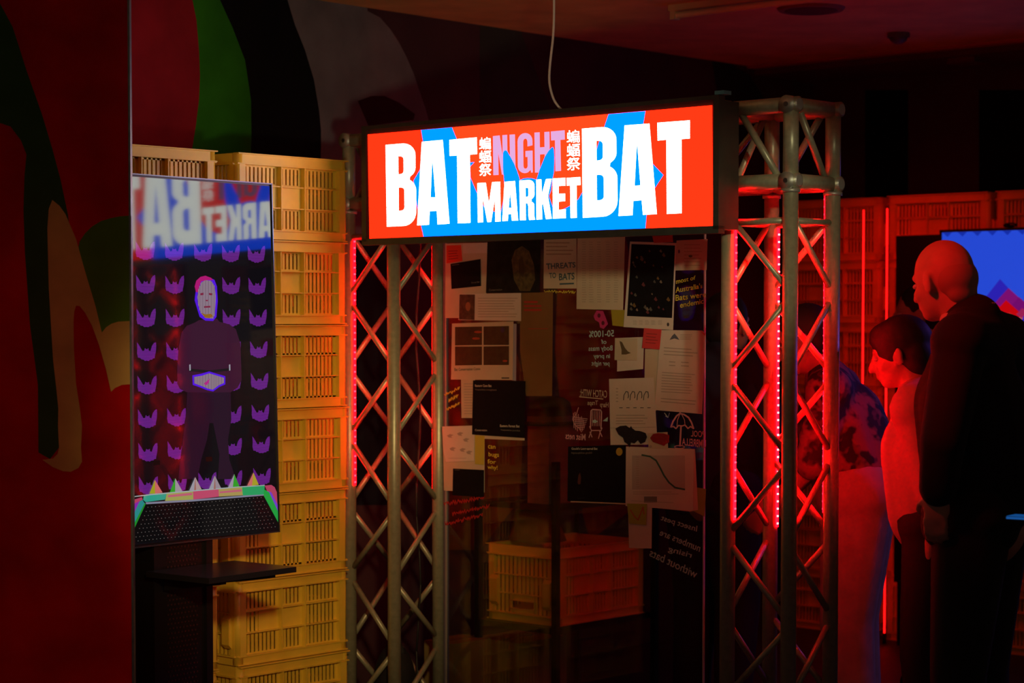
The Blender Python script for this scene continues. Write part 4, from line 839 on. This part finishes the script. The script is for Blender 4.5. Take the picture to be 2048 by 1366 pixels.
# black sandbag weighing down the left tower
sp = CL
SB = thing('sandbag', sp, 'black sandbag slumped inside the foot of the left tower', 'sandbag')
MB().ball(sp+Z*.158, U*.082, V*.082, Z*.15).build('sack', mat('sandbag_black', (.008, .008, .008), .8, bump=.3, scale=30), SB, True)
MB().path([sp+Z*.28-U*.04, sp+Z*.34, sp+Z*.28+U*.04], .012).build('handle', mat('strap_black', (.015, .015, .015), .8), SB, True)
# cable inside the left tower
cb = [CL-U*.06+V*.07+Z*HB]+[CL-U*(.06+.012*math.sin(i*1.3))+V*.07+Z*(HB-.13*i) for i in range(1, 14)]+[CL-U*.06+V*.07+Z*.01]
T = thing('cable', CL-U*.06+V*.07, 'thin black cable hanging inside the left tower', 'cable')
MB().path(cb, .004, 6).build('wire', mat('cable_black', (.012, .012, .012), .5), T, True)
MB().tube(cb[0]-Z*.0, cb[0]-Z*.05, .009, n=8).build('plug', MATS['cable_black'], T, True)

# ================================================================ FAR BLUE SCREEN
F2 = F0-V*.16; TV2 = Plane(F2, -V)
q0 = TV2.pt(1880, 460); zt = q0.z; TV2W, TV2H = 1.24, .71
MC = TV2.pt(1880, 461)-U*TV2W/2; MC.z = zt-TV2H/2
S2 = thing('wall_screen', Vector((MC.x, MC.y, zt-TV2H)), 'wide screen glowing blue with red and white diamonds behind the bald man', 'screen')
MB().obox(MC+V*.022, U*TV2W/2, V*.02, Z*TV2H/2).build('housing', m_bez, S2)
sb = MB()
for s_ in (-1, 1): sb.obox(MC+Z*s_*(TV2H/2-.006), U*TV2W/2, V*.004, Z*.006); sb.obox(MC+U*s_*(TV2W/2-.006), U*.006, V*.004, Z*TV2H/2)
sb.build('bezel', m_bez, S2)
E2 = lambda nm, rgb, k=1.0: mat('far_screen_'+nm, (.002, .002, .002), .2, emis=s2l(*rgb), strength=k)
sc2 = MB().obox(MC-V*.0005, U*(TV2W/2-.012), V*.001, Z*(TV2H/2-.012)).build('screen', E2('blue', (34, 70, 205), 1.05), S2)
d1 = .0025
for i in range(8):
    x = 1894+30*i; y = 466-i*.9
    flat('pennant', TV2, [(x-9, y-1), (x+10, y-1.5), (x+1, y+8)], E2('navy', (18, 45, 165)), sc2, d1)
def dia(cx, cy, a, rgb, nm, z=0.0, w2=None): 
    w2 = w2 or a; flat('diamond', TV2, [(cx, cy-a), (cx+w2*.97, cy-4), (cx, cy+a-4), (cx-w2*.97, cy+2)], E2(nm, rgb), sc2, d1+z)
flat('diamond', TV2, [(1945, 628), (2000, 558), (2075, 640), (2130, 745), (1900, 752), (1900, 745)], E2('indigo', (40, 32, 175)), sc2, d1)
flat('diamond', TV2, [(1960, 640), (1990, 612), (2000, 640), (2040, 690), (2080, 640), (2140, 700), (2140, 744), (1930, 751), (1930, 700)], E2('grey', (150, 155, 165)), sc2, d1+.0004)
dia(2017, 610, 34, (120, 15, 110), 'magenta', .0008); dia(2012, 630, 30, (190, 5, 12), 'red', .0012); dia(2038, 618, 24, (110, 12, 105), 'plum', .0010)
dia(1996, 618+12, 20, (190, 5, 12), 'red', .0013); dia(2020, 638, 20, (190, 5, 12), 'red', .0013)
dia(1990, 630+12, 14, (185, 30, 25), 'brick', .0011); dia(1992, 625, 12, (190, 5, 12), 'red', .0014); dia(2018, 632, 16, (190, 5, 12), 'red', .0014)
dia(2018, 634+2, 12, (190, 40, 30), 'brick', .0015); dia(1988, 628+3, 11, (170, 85, 90), 'dusty', .0009); dia(2034, 640, 13, (175, 85, 85), 'dusty', .0012); dia(2044, 628, 12, (150, 30, 80), 'wine', .0013)
p = TV2.pt(2018, 452); wc = thing('webcam', p-U*0+Z*0, 'tiny black camera on top of the blue screen', 'camera')
MB().ball(Vector((p.x, p.y, zt+.012))+V*.01, U*.035, V*.012, Z*.012).build('body', m_bez, wc, True); MB().tube(Vector((p.x, p.y, zt+.012))-V*.003, Vector((p.x, p.y, zt+.012))-V*.006, .006, n=12).build('lens', mat('lens_black', (.005, .005, .006), .1), wc)
wp = F0-V*.10; wpl = Plane(wp, -V)
a = wpl.pt(1795, 472); b2 = wpl.pt(1882, 472); wdt = (b2-a).length
bc = (a+b2)/2
BP = thing('black_panel', Vector((bc.x, bc.y, .3)), 'flat black panel left of the blue screen behind the bald man', 'panel')
MB().obox(Vector((bc.x, bc.y, (a.z+.3)/2)), U*wdt/2, V*.012, Z*(a.z-.3)/2).build('board', mat('panel_black', (.006, .005, .005), .5), BP)
for s_ in (-1, 1): MB().obox(Vector((bc.x, bc.y, .15))+U*s_*wdt*.35, U*.015, V*.015, Z*.15).build('leg', MATS['panel_black'], BP)

# ================================================================ PEOPLE
def remesh(mb, voxel, m, name, parent, smooth_it=4):
    me = mesh('tmp', mb.v, mb.f, None); o = bpy.data.objects.new('tmp', me); COL.objects.link(o)
    r = o.modifiers.new('r', 'REMESH'); r.mode = 'VOXEL'; r.voxel_size = voxel
    s = o.modifiers.new('s', 'SMOOTH'); s.iterations = smooth_it; s.factor = .5
    dg = bpy.context.evaluated_depsgraph_get(); e = o.evaluated_get(dg); nm = bpy.data.meshes.new_from_object(e)
    bpy.data.objects.remove(o); base = wroot(parent)
    nm.transform(Matrix.Translation(-base)); nm.materials.clear(); nm.materials.append(m)
    for p in nm.polygons: p.use_smooth = True
    nm.name = name; q = bpy.data.objects.new(name, nm); COL.objects.link(q); q.parent = parent; return q
SKIN = mat('skin', (0.50, 0.25, 0.18), .55, var=.06, scale=30)
def person(root, face_deg, J, label, hair, clothes, headdir=None, look_down=0.0, build=1.0, head=1.0, grip=False):
    """J: joints (forward, left, up) in metres. clothes: list of (name, material, kind, grow)"""
    root = Vector((root[0], root[1], 0)); d = Vector((math.cos(R(face_deg)), math.sin(R(face_deg)), 0)); l = Vector((-d.y, d.x, 0))
    W = lambda k: root+d*J[k][0]+l*J[k][1]+Z*J[k][2]
    T = thing('person', root, label, 'person')
    P = {k: W(k) for k in J}
    hd = d if headdir is None else Vector((math.cos(R(headdir)), math.sin(R(headdir)), 0))
    hl = Vector((-hd.y, hd.x, 0)); hf = (hd*math.cos(look_down)-Z*math.sin(look_down)).normalized(); hu = hl.cross(hf)*-1
    hu = hf.cross(hl)
    H = P['head']; k = head
    b = MB()
    # head
    b.ball(H+hu*.022*k-hf*.012*k, hf*.098*k, hl*.077*k, hu*.098*k)                      # skull
    b.ball(H-hu*.035*k+hf*.022*k, hf*.072*k, hl*.062*k, hu*.082*k)                      # face
    b.ball(H-hu*.088*k+hf*.052*k, hf*.034*k, hl*.036*k, hu*.026*k)                      # chin
    b.ball(H+hu*.022*k+hf*.070*k, hf*.020*k, hl*.052*k, hu*.016*k)                      # brow
    b.capsule(H+hu*.008*k+hf*.086*k, H-hu*.034*k+hf*.108*k, .009*k, .014*k, 10, 4)      # nose
    for s_ in (-1, 1):
        b.ball(H-hu*.030*k+hf*.106*k*.92+hl*s_*.012*k, hf*.010*k, hl*.009*k, hu*.008*k)
        b.ball(H-hu*.012*k-hf*.010*k+hl*s_*.083*k, hf*.021*k-hl*s_*.010, hl*.009*k, hu*.036*k)   # ear
        b.ball(H-hu*.032*k+hf*.052*k+hl*s_*.040*k, hf*.028*k, hl*.022*k, hu*.026*k)     # cheek
    b.ball(H-hu*.062*k+hf*.088*k, hf*.010*k, hl*.024*k, hu*.005*k); b.ball(H-hu*.070*k+hf*.086*k, hf*.010*k, hl*.021*k, hu*.006*k)   # lips
    b.capsule(H-hu*.05*k-hf*.02*k, P['neck']-Z*.02, .056*k, .060*k)
    sh = lambda s_: P['shoulder_'+s_]
    bw = build
    b.capsule(P['neck']-Z*.05, P['chest'], .062*bw, .125*bw); b.capsule(P['chest'], P['pelvis'], .13*bw, .13*bw)
    b.capsule(P['shoulder_l'], P['shoulder_r'], .06*bw)
    b.capsule(P['pelvis']+l*.07, P['pelvis']-l*.07, .115*bw)
    for s_, sg in (('l', 1), ('r', -1)):
        b.capsule(P['shoulder_'+s_], P['elbow_'+s_], .048*bw, .038*bw); b.capsule(P['elbow_'+s_], P['wrist_'+s_], .037*bw, .026*bw)
        b.capsule(P['hip_'+s_], P['knee_'+s_], .085*bw, .055*bw); b.capsule(P['knee_'+s_], P['ankle_'+s_], .055*bw, .038*bw)
        b.capsule(P['ankle_'+s_]-Z*.03-d*.03, P['ankle_'+s_]-Z*.045+d*.13, .034, .026)
        # hand: palm, four fingers of unequal length, thumb from the side of the palm
        wv = (P['wrist_'+s_]-P['elbow_'+s_]).normalized(); side = wv.cross(l*sg).normalized()
        if side.dot(d) < 0: side = -side
        pn = wv.cross(side).normalized()
        if pn.dot(-l*sg) < 0: pn = -pn
        w0 = P['wrist_'+s_]; b.ball(w0+wv*.055, wv*.052, side*.042, pn*.017)
        for i, (fx, fl_) in enumerate(((.030, .072), (.010, .080), (-.011, .074), (-.031, .058))):
            k0 = w0+wv*.095+side*fx; cu = pn*(.5 if not grip else 1.0)
            k1_ = k0+(wv+cu*.5).normalized()*fl_*.55; k2_ = k1_+(wv*.7+cu*1.2).normalized()*fl_*.5
            b.capsule(w0+wv*.06+side*fx*.8, k0, .010, .0095, 8, 3); b.capsule(k0, k1_, .0095, .0088, 8, 3); b.capsule(k1_, k2_, .0088, .0078, 8, 3)
        t0 = w0+wv*.03+side*.032; t1 = t0+(wv*.6+side*.6+pn*.3).normalized()*.042; t2 = t1+(wv*.9+side*.1+pn*.5).normalized()*.032
        b.capsule(t0, t1, .012, .010, 8, 3); b.capsule(t1, t2, .010, .0085, 8, 3)
    remesh(b, .0075, SKIN, 'body', T, 3)
    eyes = MB()
    for s_ in (-1, 1): eyes.ball(H-hu*.002*k+hf*.074*k+hl*s_*.032*k, hf*.012*k, hl*.014*k, hu*.009*k, 10, 8)
    eyes.build('eyes', mat('eye_white', (.5, .45, .42), .3), T, True)
    for nm, m, kind, g in clothes:
        c = MB()
        if kind in ('jacket', 'shirt'):
            hem = J['hem'][2]; hemp = P['hem']
            c.capsule(P['neck']-Z*(.016 if kind == 'jacket' else .03), P['chest'], .075*bw+g, .145*bw+g); c.capsule(P['chest'], hemp+Z*.12, .145*bw+g, .15*bw+g)
            c.capsule(P['chest']+l*.075, hemp+l*.06+Z*.10, .105*bw+g, .11*bw+g); c.capsule(P['chest']-l*.075, hemp-l*.06+Z*.10, .105*bw+g, .11*bw+g)
            c.capsule(P['shoulder_l'], P['shoulder_r'], .072*bw+g); c.capsule(P['neck']-Z*.02, P['shoulder_l'], .06*bw+g, .066*bw+g); c.capsule(P['neck']-Z*.02, P['shoulder_r'], .06*bw+g, .066*bw+g)
            for s_, sg in (('l', 1), ('r', -1)):
                e = P['elbow_'+s_]; wr = P['wrist_'+s_]
                c.capsule(P['shoulder_'+s_], e, .062*bw+g, .052*bw+g)
                if kind == 'jacket' or J.get('long'): c.capsule(e, wr-(wr-e)*.04, .050*bw+g, .042*bw+g)
            if kind == 'jacket':
                for s_ in (-1, 1): c.capsule(hemp+l*s_*.06+d*.05+Z*.10, hemp+l*s_*.10+d*.06+Z*.02, .085*bw+g, .07*bw+g); c.capsule(hemp+l*s_*.05-d*.05+Z*.10, hemp+l*s_*.07-d*.05+Z*.02, .085*bw+g, .075*bw+g)
        elif kind == 'trousers':
            c.capsule(P['pelvis']+l*.075+Z*.03, P['pelvis']-l*.075+Z*.03, .128*bw+g)
            for s_ in ('l', 'r'):
                c.capsule(P['hip_'+s_], P['knee_'+s_], .108*bw+g, .078*bw+g); c.capsule(P['knee_'+s_], P['ankle_'+s_], .078*bw+g, .062*bw+g)
        elif kind == 'shoes':
            for s_ in ('l', 'r'):
                a_ = P['ankle_'+s_]; c.capsule(a_-Z*.035-d*.04, a_-Z*.04+d*.15, .044, .036); c.capsule(a_, a_-Z*.03, .045, .045)
        elif kind == 'collar':
            for i in range(30):
                t = 2*math.pi*i/30; c.ball(P['neck']+Z*.012+d*.014+(d*math.cos(t)*.066+l*math.sin(t)*.064)*bw-Z*.02*math.cos(t), d*.016, l*.016, Z*.022, 8, 6)
        remesh(c, .012 if kind != 'collar' else .008, m, nm, T, 5)
    if hair:
        c = MB(); nm, m, kind = hair
        if kind == 'fringe':
            c.ball(H-hu*.006*k-hf*.052*k, hf*.064*k, hl*.0715*k, hu*.068*k); c.ball(H-hu*.055*k-hf*.066*k, hf*.036*k, hl*.056*k, hu*.038*k)
        elif kind == 'bob':
            c.ball(H+hu*.034*k-hf*.022*k, hf*.108*k, hl*.092*k, hu*.098*k); c.ball(H-hu*.02*k-hf*.062*k, hf*.064*k, hl*.088*k, hu*.085*k); c.ball(H+hu*.085*k+hf*.015*k, hf*.07*k, hl*.06*k, hu*.035*k)
            c.ball(H+hu*.062*k+hf*.058*k, hf*.034*k, hl*.060*k, hu*.028*k)
        else:
            c.ball(H+hu*.036*k-hf*.022*k, hf*.102*k, hl*.084*k, hu*.096*k); c.ball(H-hu*.01*k-hf*.055*k, hf*.055*k, hl*.078*k, hu*.07*k)
        remesh(c, .008, m, nm, T, 3)
    return T
def joints(lean=0.0, hip=.93, chest=1.28, neck=1.47, head=1.60, hf=.08, sw=.18, arm_l=None, arm_r=None, hem=.9, stance=.1, legf=(0, 0)):
    J = {'pelvis': (0, 0, hip), 'chest': (lean*.6, 0, chest), 'neck': (lean, 0, neck), 'head': (lean+hf, 0, head), 'hem': (0, 0, hem),
         'shoulder_l': (lean*.85, sw, neck-.055), 'shoulder_r': (lean*.85, -sw, neck-.055)}
    for s_, sg, a_, lf in (('l', 1, arm_l, legf[0]), ('r', -1, arm_r, legf[1])):
        e, w_ = a_ or ((lean*.8-.02, sg*(sw+.05), neck-.36), (lean+.06, sg*(sw+.03), neck-.60))
        J['elbow_'+s_] = e; J['wrist_'+s_] = w_
        J['hip_'+s_] = (0, sg*.085, hip-.03); J['knee_'+s_] = (.03+lf, sg*stance, hip*.53); J['ankle_'+s_] = (0+lf*.6, sg*stance, .085)
    return J
M_SUIT = mat('suit_black_wool', (0.006, 0.005, 0.006), .9); M_TRB = mat('trousers_black', (0.010, 0.007, 0.008), .9); M_SHO = mat('shoes_black', (.01, .01, .01), .4)
M_SHIRT = mat('shirt_white', (.55, .45, .42), .8)
PEOPLE_FACE = math.degrees(math.atan2(.53, -.85))
Jm = joints(lean=.06, hip=.95, chest=1.30, neck=1.525, head=1.668, hf=.085, sw=.185, hem=.93, arm_l=((.02, .27, 1.20), (.04, .25, 1.06)), arm_r=((.0, -.26, 1.18), (.06, -.24, .98)))
Jm['neck'] = (.03, 0, 1.555); Jm['head'] = (.125, 0, 1.668); Jm['shoulder_l'] = (.0, .185, 1.485); Jm['shoulder_r'] = (.0, -.185, 1.485)
person((1.395, 6.23), PEOPLE_FACE, Jm, 'bald man in a dark suit stooping to look left', ('hair', mat('hair_grey', (.36, .18, .135), .7), 'fringe'),
       [('shirt_collar', M_SHIRT, 'collar', 0), ('trousers', M_TRB, 'trousers', 0), ('jacket', M_SUIT, 'jacket', .012), ('shoes', M_SHO, 'shoes', 0)], headdir=PEOPLE_FACE-20, look_down=.22, build=1.08, head=1.0)
Jw = joints(lean=.05, hip=.86, chest=1.12, neck=1.315, head=1.44, hf=.08, sw=.155, hem=.80, arm_l=((-.03, .18, 1.0), (.0, .16, .78)), arm_r=((-.03, -.19, 1.0), (.0, -.17, .78)))
person((1.405, 6.92), math.degrees(math.atan2(.35, -.93)), Jw, 'woman with dark short hair in a pale top leaning left', ('hair', mat('hair_dark', (.012, .008, .008), .6), 'bob'),
       [('trousers', M_TRB, 'trousers', 0), ('blouse', mat('blouse_pale', (.40, .30, .27), .85), 'shirt', .022), ('shoes', M_SHO, 'shoes', 0)], look_down=.25, build=.95, head=.95)
def floral():
    m = mat('shirt_floral', (.30, .16, .16), .8); nt = m.node_tree; b_ = nt.nodes['Principled BSDF']
    tc = nt.nodes.new('ShaderNodeTexCoord'); vo = nt.nodes.new('ShaderNodeTexVoronoi'); vo.inputs['Scale'].default_value = 15; vo.feature = 'SMOOTH_F1'
    rp = nt.nodes.new('ShaderNodeValToRGB'); rp.color_ramp.elements[0].position = .36; rp.color_ramp.elements[0].color = (.02, .012, .03, 1); rp.color_ramp.elements[1].position = .52; rp.color_ramp.elements[1].color = (.26, .10, .11, 1)
    nz = nt.nodes.new('ShaderNodeTexNoise'); nz.inputs['Scale'].default_value = 18; av = nt.nodes.new('ShaderNodeVectorMath'); av.operation = 'MULTIPLY_ADD'; av.inputs[1].default_value = (.13, .13, .13)
    nt.links.new(tc.outputs['Object'], nz.inputs['Vector']); nt.links.new(nz.outputs[1], av.inputs[0]); nt.links.new(tc.outputs['Object'], av.inputs[2]); nt.links.new(av.outputs[0], vo.inputs['Vector']); nt.links.new(vo.outputs['Distance'], rp.inputs[0]); nt.links.new(rp.outputs[0], b_.inputs['Base Color']); return m
Jb = joints(lean=.11, hip=.90, chest=1.18, neck=1.355, head=1.475, hf=.09, sw=.165, hem=.86, arm_l=((.14, .22, 1.05), (.28, .16, .90)), arm_r=((.14, -.2, 1.05), (.28, -.16, .9)))
person((1.245, 7.52), math.degrees(math.atan2(.25, -.95)), Jb, 'stooping person in a patterned shirt and pale trousers behind the right tower', ('hair', mat('hair_black', (.010, .009, .010), .7), 'cap'),
       [('trousers', mat('trousers_pale', (.42, .28, .24), .85, var=.15, scale=14, bump=.3), 'trousers', .015), ('shirt', floral(), 'shirt', .01), ('shoes', M_SHO, 'shoes', 0)], look_down=.3, build=1.06)
Jn = joints(lean=.04, hip=.88, chest=1.2, neck=1.40, head=1.53, hf=.06, sw=.17, hem=.84, arm_l=((.05, .24, 1.1), (.16, .2, .9)), arm_r=((.05, -.24, 1.1), (.16, -.2, .9)))
person((.78, 8.15), 48, Jn, 'person in dark navy clothes standing behind the papered glass', ('hair', MATS['hair_black'], 'cap'),
       [('trousers', M_TRB, 'trousers', .01), ('jacket', mat('jacket_navy', (.014, .018, .045), .85), 'jacket', .012), ('shoes', M_SHO, 'shoes', 0)], build=1.04)
Jd = joints(lean=.05, hip=.88, chest=1.22, neck=1.44, head=1.575, hf=.07, sw=.17, hem=.84)
gd = at(1828, HORIZON, 8.6)
person((gd.x+.14, gd.y), 170, Jd, 'dim dark haired person half hidden behind the bald man\'s face', ('hair', MATS['hair_black'], 'cap'),
       [('trousers', M_TRB, 'trousers', 0), ('jacket', M_SUIT, 'jacket', .0), ('shoes', M_SHO, 'shoes', 0)], build=1.0)
# someone just outside the frame on the right, holding a phone into view
hp_ = at(2026, 985, 5.75); d_ = Vector((-.83, .56, 0)); l_ = Vector((-.56, -.83, 0))
rt = Vector((hp_.x, hp_.y, 0))-d_*.50-l_*.10
Jp = joints(lean=.03, hip=.92, chest=1.27, neck=1.47, head=1.60, hf=.06, sw=.18, hem=.9, arm_l=((.10, .24, 1.12), (.36, .12, hp_.z)), arm_r=((.0, -.24, 1.12), (.1, -.22, .9)))
person((rt.x, rt.y), math.degrees(math.atan2(d_.y, d_.x)), Jp, 'person in black at the right edge, only a hand with a phone in view', ('hair', MATS['hair_black'], 'cap'),
       [('trousers', M_TRB, 'trousers', 0), ('jacket', M_SUIT, 'jacket', 0), ('shoes', M_SHO, 'shoes', 0)], grip=True)
pc = at(2072, 1039, 5.70)
PH = thing('phone', pc, 'phone with a glowing blue edge held at the right edge', 'phone')
MB().obox(pc+Z*.004, d_*.075, l_*.037, Z*.004).build('case', mat('phone_black', (.01, .01, .012), .2), PH)
MB().obox(pc+Z*.0085, d_*.071, l_*.034, Z*.0004).build('screen', mat('phone_screen', (.01, .01, .01), .1, emis=(.01, .12, .45), strength=.5), PH)
MB().obox(pc+Z*.004+l_*.0375, d_*.07, l_*.0006, Z*.003).build('lit_edge', mat('phone_edge', (.01, .01, .01), .1, emis=(.01, .12, .45), strength=.6), PH)
